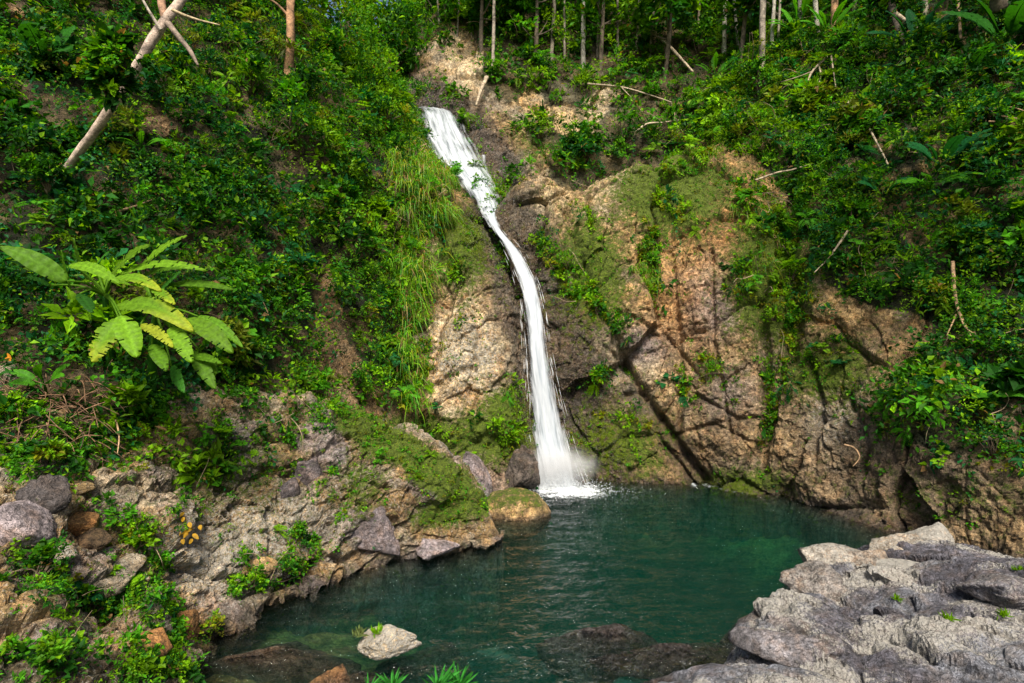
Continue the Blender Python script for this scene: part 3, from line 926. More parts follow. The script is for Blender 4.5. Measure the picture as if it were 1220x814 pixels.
top = np.stack([x, y, wz], 1)
nU, nV = 270, 230
ft = grid_faces(nU, nV)
idx = np.arange(nU * nV).reshape(nU, nV)
ring = np.concatenate([idx[:, 0], idx[-1, 1:], idx[-2::-1, -1], idx[0, -2:0:-1]])
low = top[ring].copy(); low[:, 2] = -5.6
off = nU * nV
k = len(ring)
side = np.stack([ring, off + np.arange(k), off + (np.arange(k) + 1) % k, np.roll(ring, -1)], 1)
ctr = off + k
Vw = np.concatenate([top, low, [[1.5, 12, -5.6]]])
fan = np.stack([off + np.arange(k), np.full(k, ctr), off + (np.arange(k) + 1) % k], 1)
water = build("pool_water", Vw, [ft, side, fan], M_WATER, attrs=dict(foam=np.concatenate([foam, np.zeros(k + 1)])))
tag(water, "deep teal green rippled water of the plunge pool", kind="structure")

# ------------------------------------------------------------------ waterfall
def fall_sheet(name, left, right, parent, dens_fn, lift=0.0, seed=0, bulge=0.12, nu=46, per=26):
    left = np.array([P(*q) for q in left]); right = np.array([P(*q) for q in right])
    t = samples([per] * (len(left) - 1))
    A, B = catmull(left, t), catmull(right, t)
    u = np.linspace(0, 1, nu)
    G = A[:, None] * (1 - u)[None, :, None] + B[:, None] * u[None, :, None]
    N = grid_normals(G)
    seg = np.concatenate([[0], np.cumsum(np.linalg.norm(np.diff((A + B) / 2, axis=0), axis=1))])
    wid = np.linalg.norm(B - A, axis=1)
    fu = (u[None, :] - 0.5) * np.maximum(wid[:, None], 0.35) + seed * 3.7
    fv = np.repeat(seg[:, None], nu, 1) + seed * 11.0
    q = np.stack([fu * 5, fv * 0.35, 0 * fu + seed], -1).reshape(-1, 3)
    st = fbm(q, 4).reshape(fu.shape)
    q2 = np.stack([fu * 14, fv * 1.1, 0 * fu + seed + 4], -1).reshape(-1, 3)
    st2 = fbm(q2, 3).reshape(fu.shape)
    d = lift + bulge * (1 - (2 * u[None, :] - 1) ** 2) * np.minimum(wid[:, None], 1.0) + 0.05 * st + 0.012 * st2
    V = G + N * d[..., None]
    dens = dens_fn(u[None, :] + 0 * fv, fv / max(seg[-1], 1e-6) - seed * 11.0 / max(seg[-1], 1e-6))
    return build(name, V.reshape(-1, 3), grid_faces(len(t), nu), M_FALL, parent, attrs=dict(dens=dens, flow_u=fu, flow_v=fv))


fall = empty("waterfall", (1.2, 18.4, 0), "white two-tier waterfall plunging between the mossy cliffs into the pool", "waterfall")
low_l = [(574, 256, 22.3), (586, 274, 21.5), (602, 302, 20.8), (616, 338, 20.0), (623, 378, 19.45), (626, 425, 19.1), (628, 475, 18.9), (628, 525, 18.7), (626, 584, 18.3)]
low_r = [(594, 252, 22.4), (597, 272, 21.7), (620, 298, 21.0), (640, 336, 20.2), (650, 376, 19.6), (655, 422, 19.2), (667, 472, 19.0), (681, 522, 18.8), (704, 582, 18.3)]


def edge(u, p=0.22):
    return sst(0, p, u) * sst(1, 1 - p, u)


fall_sheet("lower_fall", low_l, low_r, fall, lambda u, v: 0.05 + 0.62 * edge(u, 0.46), 0.0, 0)
up_l = [(492, 132, 27.6), (497, 137, 26.8), (501, 160, 25.8), (513, 190, 24.7), (535, 214, 23.9), (558, 236, 23.2), (575, 262, 22.4), (583, 276, 21.9)]
up_r = [(537, 136, 27.8), (545, 142, 27.0), (559, 164, 26.1), (576, 194, 25.0), (586, 218, 24.2), (590, 238, 23.5), (596, 256, 22.7), (600, 272, 22.1)]
fall_sheet("upper_fall", up_l, up_r, fall, lambda u, v: 0.06 + 0.36 * edge(u, 0.3) + 0.16 * v, 0.18, 2, 0.05)
thin = [(570, 188, 25.6), (572, 205, 25.0), (580, 224, 24.2), (588, 246, 23.3)]
fall_sheet("side_trickle", thin, [(a + 12, b - 1, c) for a, b, c in thin], fall, lambda u, v: 0.02 + 0.25 * edge(u, 0.4), 0.12, 5, 0.02, 20)
# loose strands of water flung off the edges, and spray where it lands
nst = 150
v0 = RNG.random(nst) ** 0.7
uu = np.where(RNG.random(nst) < 0.5, RNG.normal(0.0, 0.1, nst), RNG.normal(1.0, 0.12, nst)) if False else np.where(RNG.random(nst) < 0.5, RNG.normal(0.03, 0.06, nst), RNG.normal(0.97, 0.07, nst))
L0 = catmull(np.array([P(*q) for q in low_l]), v0 * 8); R0 = catmull(np.array([P(*q) for q in low_r]), v0 * 8)
v1 = np.clip(v0 + RNG.uniform(0.02, 0.06, nst), 0, 1)
L1 = catmull(np.array([P(*q) for q in low_l]), v1 * 8); R1 = catmull(np.array([P(*q) for q in low_r]), v1 * 8)
a = L0 + (R0 - L0) * uu[:, None]; b = L1 + (R1 - L1) * (uu + RNG.normal(0, 0.01, nst))[:, None]
o3 = np.stack([RNG.normal(0, 1, nst), -np.abs(RNG.normal(0, 1, nst)), 0 * v0], 1) * 0.05 + np.array([0, -0.1, 0])
w = RNG.uniform(0.003, 0.009, nst)[:, None] * np.array([1, 0, 0])
mid = (a + b) / 2
Vst = np.stack([a + o3, mid + o3 + w, b + o3, mid + o3 - w, mid + o3 + np.array([0, -0.015, 0])], 1).reshape(-1, 3)
i = np.arange(nst)[:, None] * 5
M_SPRAY, nt_, out_ = mat_new("spray")
pr = nd(nt_, "ShaderNodeBsdfPrincipled"); pr.inputs["Base Color"].default_value = (0.9, 0.93, 0.95, 1); pr.inputs["Roughness"].default_value = 0.4
trn = nd(nt_, "ShaderNodeBsdfTransparent"); mxs = nd(nt_, "ShaderNodeMixShader"); mxs.inputs[0].default_value = 0.55
nt_.links.new(trn.outputs[0], mxs.inputs[1]); nt_.links.new(pr.outputs[0], mxs.inputs[2]); nt_.links.new(mxs.outputs[0], out_.inputs[0])
tag(build("water_strands", Vst, np.concatenate([i + np.array([0, 1, 4]), i + np.array([1, 2, 4]), i + np.array([2, 3, 4]), i + np.array([3, 0, 4])]), M_SPRAY, fall), kind="stuff")
nsp = 3500
ang = RNG.uniform(0, 2 * math.pi, nsp); rad = np.abs(RNG.normal(0, 0.8, nsp))
cs = np.stack([1.3 + rad * np.cos(ang) * 1.2, 18.1 - np.abs(rad * np.sin(ang)) * 0.9, np.abs(RNG.normal(0, 0.36, nsp)) * np.exp(-rad * 0.8)], 1)
sz = RNG.uniform(0.004, 0.016, nsp)[:, None, None]
octa = np.array([[1, 0, 0], [-1, 0, 0], [0, 1, 0], [0, -1, 0], [0, 0, 1], [0, 0, -1]], float)
Vsp = (cs[:, None] + octa[None] * sz).reshape(-1, 3)
i = np.arange(nsp)[:, None] * 6
fs = np.concatenate([i + np.array(f) for f in ((0, 2, 4), (2, 1, 4), (1, 3, 4), (3, 0, 4), (2, 0, 5), (1, 2, 5), (3, 1, 5), (0, 3, 5))])
tag(build("spray", Vsp, fs, M_SPRAY, fall), kind="stuff")

# drifting mist where the fall strikes the pool
th = np.linspace(0, 2 * math.pi, 24, endpoint=False); ph_ = np.linspace(0.02, math.pi - 0.02, 14)
MV = np.stack([np.outer(np.sin(ph_), np.cos(th)), np.outer(np.sin(ph_), np.sin(th)), np.outer(np.cos(ph_), np.ones(24))], -1).reshape(-1, 3)
i = np.arange(14 * 24).reshape(14, 24)
MF = np.stack([i[:-1], i[1:], np.roll(i[1:], -1, 1), np.roll(i[:-1], -1, 1)], -1).reshape(-1, 4)
M_MIST, nt_, out_ = mat_new("mist")
tcn = nd(nt_, "ShaderNodeTexCoord"); grd = nd(nt_, "ShaderNodeTexGradient", gradient_type='SPHERICAL')
nt_.links.new(tcn.outputs["Object"], grd.inputs[0])
mn = tex_noise(nt_, tcn.outputs["Object"], 2.2, 4, 0.6)
dn_ = math_n(nt_, 'MULTIPLY', math_n(nt_, 'MULTIPLY', math_n(nt_, 'POWER', grd.outputs["Fac"], 1.5), 4.5), ramp(nt_, mn, [(0.35, 0.1), (0.65, 1.0)]))
vsm = nd(nt_, "ShaderNodeVolumeScatter"); vsm.inputs[0].default_value = (0.98, 0.98, 0.98, 1)
nt_.links.new(dn_, vsm.inputs["Density"]); nt_.links.new(vsm.outputs[0], out_.inputs[1])
mist = build("mist", MV, [MF, np.stack([np.roll(i[0], -1), i[0], np.full(24, i[0, 0])], 1)[1:-1], np.stack([i[-1], np.roll(i[-1], -1), np.full(24, i[-1, 0])], 1)[1:-1]], M_MIST)
mist.location = (1.45, 17.75, 0.75); mist.scale = (1.35, 0.85, 0.72)
tag(mist, "pale mist where the fall strikes the pool", kind="stuff")

# ------------------------------------------------------------------ plants: builders
BRIGHT = np.array([0.17, 0.36, 0.005]); MID = np.array([0.052, 0.20, 0.006]); DEEP = np.array([0.015, 0.08, 0.006]); BLUE = np.array([0.012, 0.10, 0.024]); YEL = np.array([0.28, 0.30, 0.012])
DRY = np.array([0.22, 0.13, 0.05])


def leaves(pos, axis, nrm, size, width, col, six=False, curl=0.12):
    """arrays of folded pointed leaves -> verts, faces, colours"""
    axis = nz(axis)
    side = nz(np.cross(axis, nrm))
    nrm = np.cross(side, axis)
    s = size[:, None]; w = (size * width)[:, None]
    if six:
        pts = [pos, pos + axis * s * .28 + side * w + nrm * w * .35, pos + axis * s * .66 + side * w * .75 + nrm * w * .2 - nrm * s * curl * .4, pos + axis * s - nrm * s * curl,
               pos + axis * s * .66 - side * w * .75 + nrm * w * .2 - nrm * s * curl * .4, pos + axis * s * .28 - side * w + nrm * w * .35]
        V = np.stack(pts, 1); k = 6
        f = [np.array([0, 1, 2, 3]), np.array([0, 3, 4, 5])]
    else:
        pts = [pos, pos + axis * s * .42 + side * w + nrm * w * .3, pos + axis * s - nrm * s * curl, pos + axis * s * .42 - side * w + nrm * w * .3]
        V = np.stack(pts, 1); k = 4
        f = [np.array([0, 1, 2]), np.array([0, 2, 3])]
    i = np.arange(len(pos))[:, None] * k
    F = np.concatenate([i + q for q in f])
    return V.reshape(-1, 3), F, np.repeat(col, k, 0)


def clumps(rng, C, N, R, k, size, width, pal, six=False, up=0.55, droop=0.3, twigs=7, spread=0.7):
    n = len(C)
    idx = np.repeat(np.arange(n), k)
    m = len(idx)
    T = nz(0.55 * N[:, None] + np.array([0, 0, up]) + rng.normal(size=(n, twigs, 3)) * spread)
    td = T[idx, rng.integers(0, twigs, m)]
    t = 0.15 + 0.85 * rng.random(m) ** 0.6
    Rm = R[idx][:, None]
    pos = C[idx] + td * Rm * t[:, None] + rng.normal(size=(m, 3)) * Rm * 0.10
    pos[:, 2] -= droop * R[idx] * t ** 2
    ax = nz(td + rng.normal(size=(m, 3)) * 0.6 + np.array([0, 0, -0.3]))
    nr = nz(np.array([0, -0.15, 0.8]) + 0.5 * N[idx] + rng.normal(size=(m, 3)) * 0.42)
    ss = rng.choice([0.5, 0.75, 0.9, 1.0, 1.45], n)[idx]
    width = width * rng.choice([0.5, 0.85, 1.0, 1.25], n)[idx]
    sz = ss * size * rng.uniform(0.6, 1.3, m) * (0.75 + 0.25 * np.minimum(R[idx] / max(R.mean(), 1e-6), 1.6))
    pc = pal[rng.integers(0, len(pal), n)][idx] * rng.uniform(0.75, 1.25, (n, 1))[idx]
    c = pc * rng.uniform(0.45, 1.55, (m, 1))
    young = (rng.random(m) < 0.10)[:, None]
    c = np.where(young, BRIGHT * rng.uniform(0.7, 1.2, (m, 1)), c)
    old = (rng.random(m) < 0.012)[:, None]
    c = np.where(old, DRY, c)
    return leaves(pos, ax, nr, sz, width, c, six)


def tube(pts, radii, sides=6, col=(0.2, 0.15, 0.1), wob=0.0, steps=6):
    pts = np.asarray(pts, float); radii = np.asarray(radii, float)
    t = samples([steps] * (len(pts) - 1))
    C = catmull(pts, t); R = np.interp(t, np.arange(len(radii)), radii)
    T = nz(np.gradient(C, axis=0))
    ref = np.array([0.31, -0.9, 0.27])
    A = nz(np.cross(T, ref)); B = np.cross(T, A)
    th = np.arange(sides) / sides * 2 * math.pi
    rr = R[:, None] * (1 + wob * noise(np.stack([np.repeat(C[:, 0], sides) * 3 + np.tile(np.cos(th), len(C)) * 1.5, np.repeat(C[:, 1], sides) * 3 + np.tile(np.sin(th), len(C)) * 1.5, np.repeat(C[:, 2], sides) * 3], 1)).reshape(len(C), sides))
    V = C[:, None] + rr[..., None] * (np.cos(th)[None, :, None] * A[:, None] + np.sin(th)[None, :, None] * B[:, None])
    n = len(C)
    i = np.arange(n * sides).reshape(n, sides)
    q = np.stack([i[:-1], np.roll(i[:-1], -1, 1), np.roll(i[1:], -1, 1), i[1:]], -1).reshape(-1, 4)
    V = np.concatenate([V.reshape(-1, 3), C[:1], C[-1:]])
    cap = np.concatenate([np.stack([np.roll(i[0], -1), i[0], np.full(sides, n * sides)], 1), np.stack([i[-1], np.roll(i[-1], -1), np.full(sides, n * sides + 1)], 1)])
    return V, q, cap, np.tile(np.asarray(col, float), (len(V), 1))


class Acc:
    def __init__(self): self.V, self.F, self.c, self.n = [], {}, [], 0

    def add(self, V, F, c):
        for f in (F if isinstance(F, list) else [F]):
            self.F.setdefault(f.shape[1], []).append(f + self.n)
        self.V.append(V); self.c.append(c); self.n += len(V)

    def tube(self, *a, **k):
        V, q, cap, c = tube(*a, **k)
        self.add(V, [q, cap], c)

    def done(self, name, mat, parent=None, smooth=True):
        return build(name, np.concatenate(self.V), [np.concatenate(v) for v in self.F.values()], mat, parent, np.concatenate(self.c), smooth)


def scatter(s, dens, n, rng, lim=None):
    w = s.area * np.clip(dens, 0, None)
    if lim is not None:
        w = w * lim
    k = rng.choice(len(w), n, p=w / w.sum())
    return s.V[k] + rng.normal(size=(n, 3)) * 0.04, s.N[k], k


def in_view(s, m=140):
    return ((s.px > -m) & (s.px < 1220 + m) & (s.py > -m) & (s.py < 814 + m) & (s.V[:, 2] > 0.05)).astype(float) * s.vis


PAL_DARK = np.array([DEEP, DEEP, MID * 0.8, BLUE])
PAL_MIX = np.array([MID, MID * np.array([1.3, 1, 1]), DEEP, BRIGHT * 0.8, DEEP * 1.3, MID * 0.7])
PAL_BRI = np.array([BRIGHT, BRIGHT * 0.8, MID, YEL * 0.7])


# ------------------------------------------------------------------ undergrowth that nobody could count
def undergrowth(name, s, label, n, k, rad, size, width, pal, dens=None, six=False, seed=1, relief=0.9, **kw):
    rng = np.random.default_rng(seed)
    d = (s.veg if dens is None else dens) * in_view(s)
    C, N, idx = scatter(s, d, n, rng)
    R = rng.uniform(rad[0], rad[1], n)
    C = C + (N + np.array([0, 0, 0.4])) * (np.clip(fbm(C * 0.9 + seed, 3) * 2.4, -0.25, 1.0) * relief * (0.4 + R))[:, None]
    V, F, c = clumps(rng, C, N, R, k, size, width, pal, six, **kw)
    o = build(name, V, F, M_LEAF, col=c, smooth=False)
    return tag(o, label, kind="stuff")


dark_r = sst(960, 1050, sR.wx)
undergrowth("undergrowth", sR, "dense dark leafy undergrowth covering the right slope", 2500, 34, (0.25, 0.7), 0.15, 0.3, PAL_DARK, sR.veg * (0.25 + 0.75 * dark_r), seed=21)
undergrowth("undergrowth", sR, "lighter green leafy growth in the clefts of the right dome", 1100, 32, (0.12, 0.3), 0.085, 0.36, PAL_BRI, sR.veg * (1 - dark_r) * sst(900, 880, sR.wx + 0) + 1.2 * sR.veg * sR.rock, seed=22, relief=0.2)
undergrowth("undergrowth", sR, "mid green leafy growth above the right dome", 1400, 32, (0.22, 0.5), 0.125, 0.3, PAL_MIX, sR.veg * (1 - dark_r) * (1 - sR.rock), seed=23, relief=0.6)
lv = sL.veg
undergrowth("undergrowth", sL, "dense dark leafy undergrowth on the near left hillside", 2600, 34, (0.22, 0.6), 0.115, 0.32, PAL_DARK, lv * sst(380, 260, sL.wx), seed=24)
undergrowth("undergrowth", sL, "mid green leafy undergrowth on the left cliff top", 1700, 34, (0.22, 0.55), 0.11, 0.31, PAL_MIX, lv * sst(220, 330, sL.wx), seed=25)
undergrowth("undergrowth", sL, "yellow green leafy growth beside the upper fall", 900, 34, (0.18, 0.4), 0.10, 0.3, PAL_BRI, lv * sst(400, 470, sL.wx) * sst(12, 26, line_dist(sL.px, sL.py, [(497, 140), (540, 205), (580, 262)])), seed=26, relief=0.4)
undergrowth("undergrowth", sK, "mixed green undergrowth on the slope above the fall", 2500, 28, (0.25, 0.65), 0.19, 0.34, PAL_MIX, sK.veg, seed=27)
undergrowth("undergrowth", sB, "bright green leafy herbs on the left bank", 1100, 34, (0.08, 0.22), 0.058, 0.36, np.array([MID, BRIGHT * 0.8, MID * 1.2, DEEP]), sB.veg * sst(0.15, 0.4, sB.V[:, 2]), seed=28, relief=0.3)
# low moss and herb specks over the rock
for s, n, sd, sc, lab in ((sR, 1500, 31, 0.055, "tiny ferns and moss tufts on the right dome"), (sL, 500, 32, 0.05, "tiny ferns and moss tufts on the left rock face"), (sB, 1300, 33, 0.04, "moss tufts and seedlings on the left bank"), (sK, 300, 34, 0.08, "moss tufts on the pale rock above the fall")):
    rng = np.random.default_rng(sd)
    dn = s.rock * sst(0.02, 0.3, fbm(s.V * 1.1 + sd, 4)) * np.clip(s.N[:, 2] + 0.45, 0.05, 1) * in_view(s) * sst(0.3, 0.7, s.V[:, 2]) + 1.3 * s.rock * np.clip(s.moss - 0.35, 0, 1) * in_view(s) * sst(0.25, 0.5, s.V[:, 2])
    C, N, _ = scatter(s, dn, n, rng)
    V, F, c = clumps(rng, C, N, rng.uniform(0.03, 0.12, n), 12, sc, 0.34, np.array([BRIGHT * 0.8, MID, YEL * 0.5, MID]))
    tag(build("moss", V, F, M_LEAF, col=c, smooth=False), lab, kind="stuff")


def grass_arrays(rng, C, N, n, length, width, pal, hang=1.0, lean=0.5):
    m = len(C) * n
    i = np.repeat(np.arange(len(C)), n)
    d = nz(N[i] * 0.5 + np.array([0, 0, 0.8]) + rng.normal(size=(m, 3)) * lean)
    L = length * rng.uniform(0.5, 1.2, m)
    base = C[i] + rng.normal(size=(m, 3)) * 0.08 * length
    side = nz(np.cross(d, rng.normal(size=(m, 3))))
    rows = []
    ts = np.array([0, 0.35, 0.7, 1.0])
    for t in ts:
        p = base + d * (L * t * (1 - 0.35 * t * hang))[:, None]
        p[:, 2] -= hang * L * t * t * 0.75
        w = width * (1 - t) ** 0.7
        rows += [p + side * w, p - side * w] if t < 1 else [p]
    V = np.stack(rows, 1)
    c = (pal[rng.integers(0, len(pal), m)] * rng.uniform(0.7, 1.3, (m, 1)))
    j = np.arange(m)[:, None] * 7
    F4 = np.concatenate([j + np.array([0, 1, 3, 2]), j + np.array([2, 3, 5, 4])]); F3 = j + np.array([4, 5, 6])
    return V.reshape(-1, 3), [F4, F3], np.repeat(c, 7, 0)


GP = np.array([BRIGHT, BRIGHT * 0.9, MID * 1.2, YEL * 0.8, MID, DRY * 1.1])
rng = np.random.default_rng(41)
gd = np.maximum.reduce([blob(sL.wx, sL.wy, 492, 225, 26, 45), 0.8 * blob(sL.wx, sL.wy, 525, 212, 20, 16), 1.1 * blob(sL.wx, sL.wy, 487, 350, 20, 46), 1.0 * blob(sL.wx, sL.wy, 482, 440, 18, 38)]) ** 2 * in_view(sL) * sst(8, 22, line_dist(sL.px, sL.py, [(497, 140), (540, 205), (580, 262)])) * (0.12 + sst(-0.1, 0.25, fbm(sL.V * 1.3 + 4, 3)))
C, N, _ = scatter(sL, gd, 540, rng)
C = C + N * 0.3
V, F, c = grass_arrays(rng, C, N, 24, 1.05, 0.017, GP * 1.2, 1.0)
tag(build("grass", V, F, M_GRASS, col=c, smooth=False), "long yellow green grass hanging over the left rock face", kind="stuff")
gd = np.maximum.reduce([blob(sR.wx, sR.wy, 775, 320, 14, 24), 0.7 * blob(sR.wx, sR.wy, 820, 180, 40, 14), 0.5 * blob(sR.wx, sR.wy, 900, 270, 30, 40)]) ** 2 * in_view(sR)
C, N, _ = scatter(sR, gd, 130, rng)
V, F, c = grass_arrays(rng, C, N, 22, 0.7, 0.014, GP, 1.0)
tag(build("grass", V, F, M_GRASS, col=c, smooth=False), "tufts of hanging grass on the right dome", kind="stuff")
gd = sB.rock * sst(0.0, 0.3, fbm(sB.V * 0.9 + 3, 3)) * in_view(sB) * sst(0.3, 0.8, sB.V[:, 2]) + 2 * blob(sB.wx, sB.wy, 390, 492, 12, 10)
C, N, _ = scatter(sB, gd, 160, rng)
V, F, c = grass_arrays(rng, C, N, 14, 0.22, 0.005, GP, 0.7)
tag(build("grass", V, F, M_GRASS, col=c, smooth=False), "short grass tufts between the stones of the left bank", kind="stuff")

# bushy masses standing out of the undergrowth
def bushes(s, label, n, rad, size, dens, seed):
    rng = np.random.default_rng(seed)
    C, N, _ = scatter(s, dens * in_view(s, 60), n, rng)
    R = rng.uniform(rad[0], rad[1], n) * rng.choice([0.7, 1, 1.3], n)
    hues = np.array([BRIGHT, BRIGHT * 0.7, MID, MID * 1.3, DEEP * 1.3, DEEP, BLUE * 1.2, np.array([0.12, 0.16, 0.012])])
    hue = hues[rng.integers(0, len(hues), n)] * rng.uniform(0.7, 1.2, (n, 1))
    Vs, Fs, cs, o = [], [], [], 0
    for q, m, r, h in zip(C, N, R, hue):
        up = nz(m * 0.7 + np.array([0, 0, 0.8]))
        D = nz(rng.normal(size=(7, 3)) * 0.9 + up * 0.7)
        cc = q + up * r * 0.55 + D * r * 0.62
        V, F, c = clumps(rng, cc, nz(D + up * 0.4), np.full(7, r * 0.5), 28, size * rng.choice([0.6, 0.8, 1.0, 1.3, 1.9], p=[.2, .25, .3, .15, .1]), rng.choice([0.2, 0.3, 0.42]), h[None] * np.array([[1.0], [0.8], [1.2]]), droop=0.5)
        Vs.append(V); Fs.append(F + o); cs.append(c); o += len(V)
    return tag(build("bushy_growth", np.concatenate(Vs), np.concatenate(Fs), M_LEAF, col=np.concatenate(cs), smooth=False), label, kind="stuff")


bushes(sL, "bushes of mixed greens bulging from the left hillside", 330, (0.35, 0.8), 0.12, sL.veg * sst(500, 440, sL.wx), 91)
bushes(sR, "bushes of mixed dark greens bulging from the right slope", 330, (0.35, 0.85), 0.14, sR.veg * (1 - sR.rock), 92)
bushes(sK, "bushes on the slope above the fall", 170, (0.4, 1.0), 0.18, sK.veg * (1 - sK.rock), 93)

# leafy creepers draped down the slopes
P_, A_, N_, S_, C_ = [], [], [], [], []
for s, n, sd, dn in ((sL, 170, 71, sL.veg), (sR, 200, 72, sR.veg), (sK, 60, 73, sK.veg)):
    rng = np.random.default_rng(sd)
    C, N, _ = scatter(s, dn * in_view(s, 20), n, rng)
    for q, m in zip(C, N):
        k = 30
        t = np.linspace(0, 1, k)
        L = rng.uniform(0.8, 2.2)
        p = q + m * 0.55 + np.outer(t, np.array([rng.normal() * 0.3, -0.15, -1.0]) * L) + np.outer(np.sin(t * 5 + rng.uniform(0, 6)), m * 0.1)
        p += rng.normal(size=(k, 3)) * 0.05
        P_.append(p); A_.append(rng.normal(size=(k, 3)) * 0.6 + np.array([0, -0.2, -0.8])); N_.append(m + np.array([0, -0.2, 0.5]) + rng.normal(size=(k, 3)) * 0.35)
        S_.append(rng.uniform(0.05, 0.12) * rng.uniform(0.6, 1.3, k)); C_.append(np.tile([MID, BRIGHT * 0.8, DEEP * 1.4, BLUE * 1.2][rng.integers(4)], (k, 1)) * rng.uniform(0.6, 1.4, (k, 1)))
V, F, c = leaves(np.concatenate(P_), np.concatenate(A_), np.concatenate(N_), np.concatenate(S_), 0.4, np.concatenate(C_))
tag(build("creepers", V, F, M_LEAF, col=c, smooth=False), "leafy green creepers trailing down over the slopes", kind="stuff")
# ferny and strappy growth mixed into the undergrowth
P_, A_, N_, S_, C_ = [], [], [], [], []
for s, n, sd, dn in ((sL, 130, 81, sL.veg), (sR, 170, 82, np.maximum(sR.veg, 0.03)), (sB, 60, 83, sB.veg + 0.06), (sK, 60, 84, sK.veg)):
    rng = np.random.default_rng(sd)
    C, N, _ = scatter(s, dn * in_view(s, 20) * sst(0.2, 0.6, s.V[:, 2]), n, rng)
    for q, m in zip(C, N):
        l = rng.uniform(0.25, 0.6) * (q[1] / 16) * (0.6 if s is sB else 1)
        hue = [BRIGHT, MID * 1.3, BRIGHT * 0.7, BLUE * 1.3][rng.integers(4)]
        q = q + m * (0.35 if s is not sB else 0.05)
        for fr in range(7):
            d = nz(m * 0.6 + np.array([0, 0, 0.5]) + rng.normal(size=3) * 0.7)
            t = np.linspace(0.12, 1, 11)
            sp = q + np.outer(t, d) * l; sp[:, 2] -= 0.55 * l * t * t
            T = nz(np.gradient(sp, axis=0)); sd_ = nz(np.cross(T, m + np.array([0, 0, 0.6])))
            for sg in (-1, 1):
                P_.append(sp); A_.append(sd_ * sg + T * 0.6); N_.append(np.tile(m + np.array([0, 0, 0.8]), (11, 1))); S_.append(l * 0.26 * np.sin(np.pi * np.clip(t * 0.9 + 0.1, 0, 1)) + 0.01); C_.append(np.tile(hue * rng.uniform(0.7, 1.3), (11, 1)))
V, F, c = leaves(np.concatenate(P_), np.concatenate(A_), np.concatenate(N_), np.concatenate(S_), 0.2, np.concatenate(C_))
tag(build("fern_growth", V, F, M_LEAF, col=c, smooth=False), "feathery ferns growing through the leafy undergrowth", kind="stuff")
undergrowth("undergrowth", sK, "tall leafy understory between the forest trunks", 700, 60, (0.6, 1.3), 0.2, 0.32, PAL_MIX, sK.veg * sst(85, 50, sK.wy), seed=29, relief=1.4, up=1.0)
undergrowth("undergrowth", sL, "tall bushy growth along the left skyline", 120, 60, (0.5, 1.0), 0.14, 0.32, PAL_MIX, sL.veg * blob(sL.wx, sL.wy, 430, 110, 50, 40), seed=30, relief=1.2, up=1.0)

# fine bare twigs through the undergrowth
acc = Acc()
for s, n, sd, dn in ((sL, 110, 51, sL.veg), (sR, 130, 52, sR.veg), (sK, 70, 53, sK.veg), (sB, 40, 54, sB.veg)):
    rng = np.random.default_rng(sd)
    C, N, _ = scatter(s, dn * in_view(s, 20), n, rng)
    for q, m in zip(C, N):
        sc = q[1] / 18
        d = nz(m * 0.7 + np.array([0, 0, 0.25]) + rng.normal(size=3) * 0.7)
        p = [q + m * 0.25]
        for kk in range(3):
            d = nz(d + rng.normal(size=3) * 0.35 + np.array([0, 0, -0.12])); p.append(p[-1] + d * rng.uniform(0.2, 0.45) * sc)
        r0 = rng.uniform(0.008, 0.018) * sc
        acc.tube(p, [r0, r0 * .8, r0 * .6, r0 * .3], 4, np.array([0.25, 0.18, 0.11]) * rng.uniform(0.5, 1.3), steps=3)
tag(acc.done("dead_twigs", M_BARK), "thin bare brown twigs tangled through the undergrowth", kind="stuff")


# ------------------------------------------------------------------ individual plants
def shrub(px, py, rad, label, pal=PAL_MIX, size=0.11, k=46, n=9, width=0.36, group="shrubs growing on the cliffs and banks", name="shrub", cat="shrub", six=True, seed=None, near=None):
    rng = np.random.default_rng(int(px * 7 + py * 13) if seed is None else seed)
    q, m = surf(px, py)
    if near is not None:
        q = P(px, py, near); m = np.array([0, -0.8, 0.6])
    e = empty(name, q, label, cat, group)
    R = rad * q[1] / FPX                                  # rad is the size seen, in photo pixels
    top = q + nz(m * 0.6 + np.array([0, 0, 0.7])) * R * 0.6
    C = top + nz(rng.normal(size=(n, 3))) * (R * 0.55 * rng.random((n, 1)) ** 0.5)
    N = nz(C - q)
    V, F, c = clumps(rng, C, N, np.full(n, R * 0.55), k, size, width, pal, six)
    build("foliage", V, F, M_LEAF, e, c, False)
    a = Acc()
    for cc in C:
        a.tube([q - m * 0.08, (q + cc) / 2 + rng.normal(size=3) * R * 0.06, cc], [R * 0.035, R * 0.025, R * 0.01], 5, (0.10, 0.07, 0.04), steps=3)
    a.done("stem", M_BARK, e)
    return e


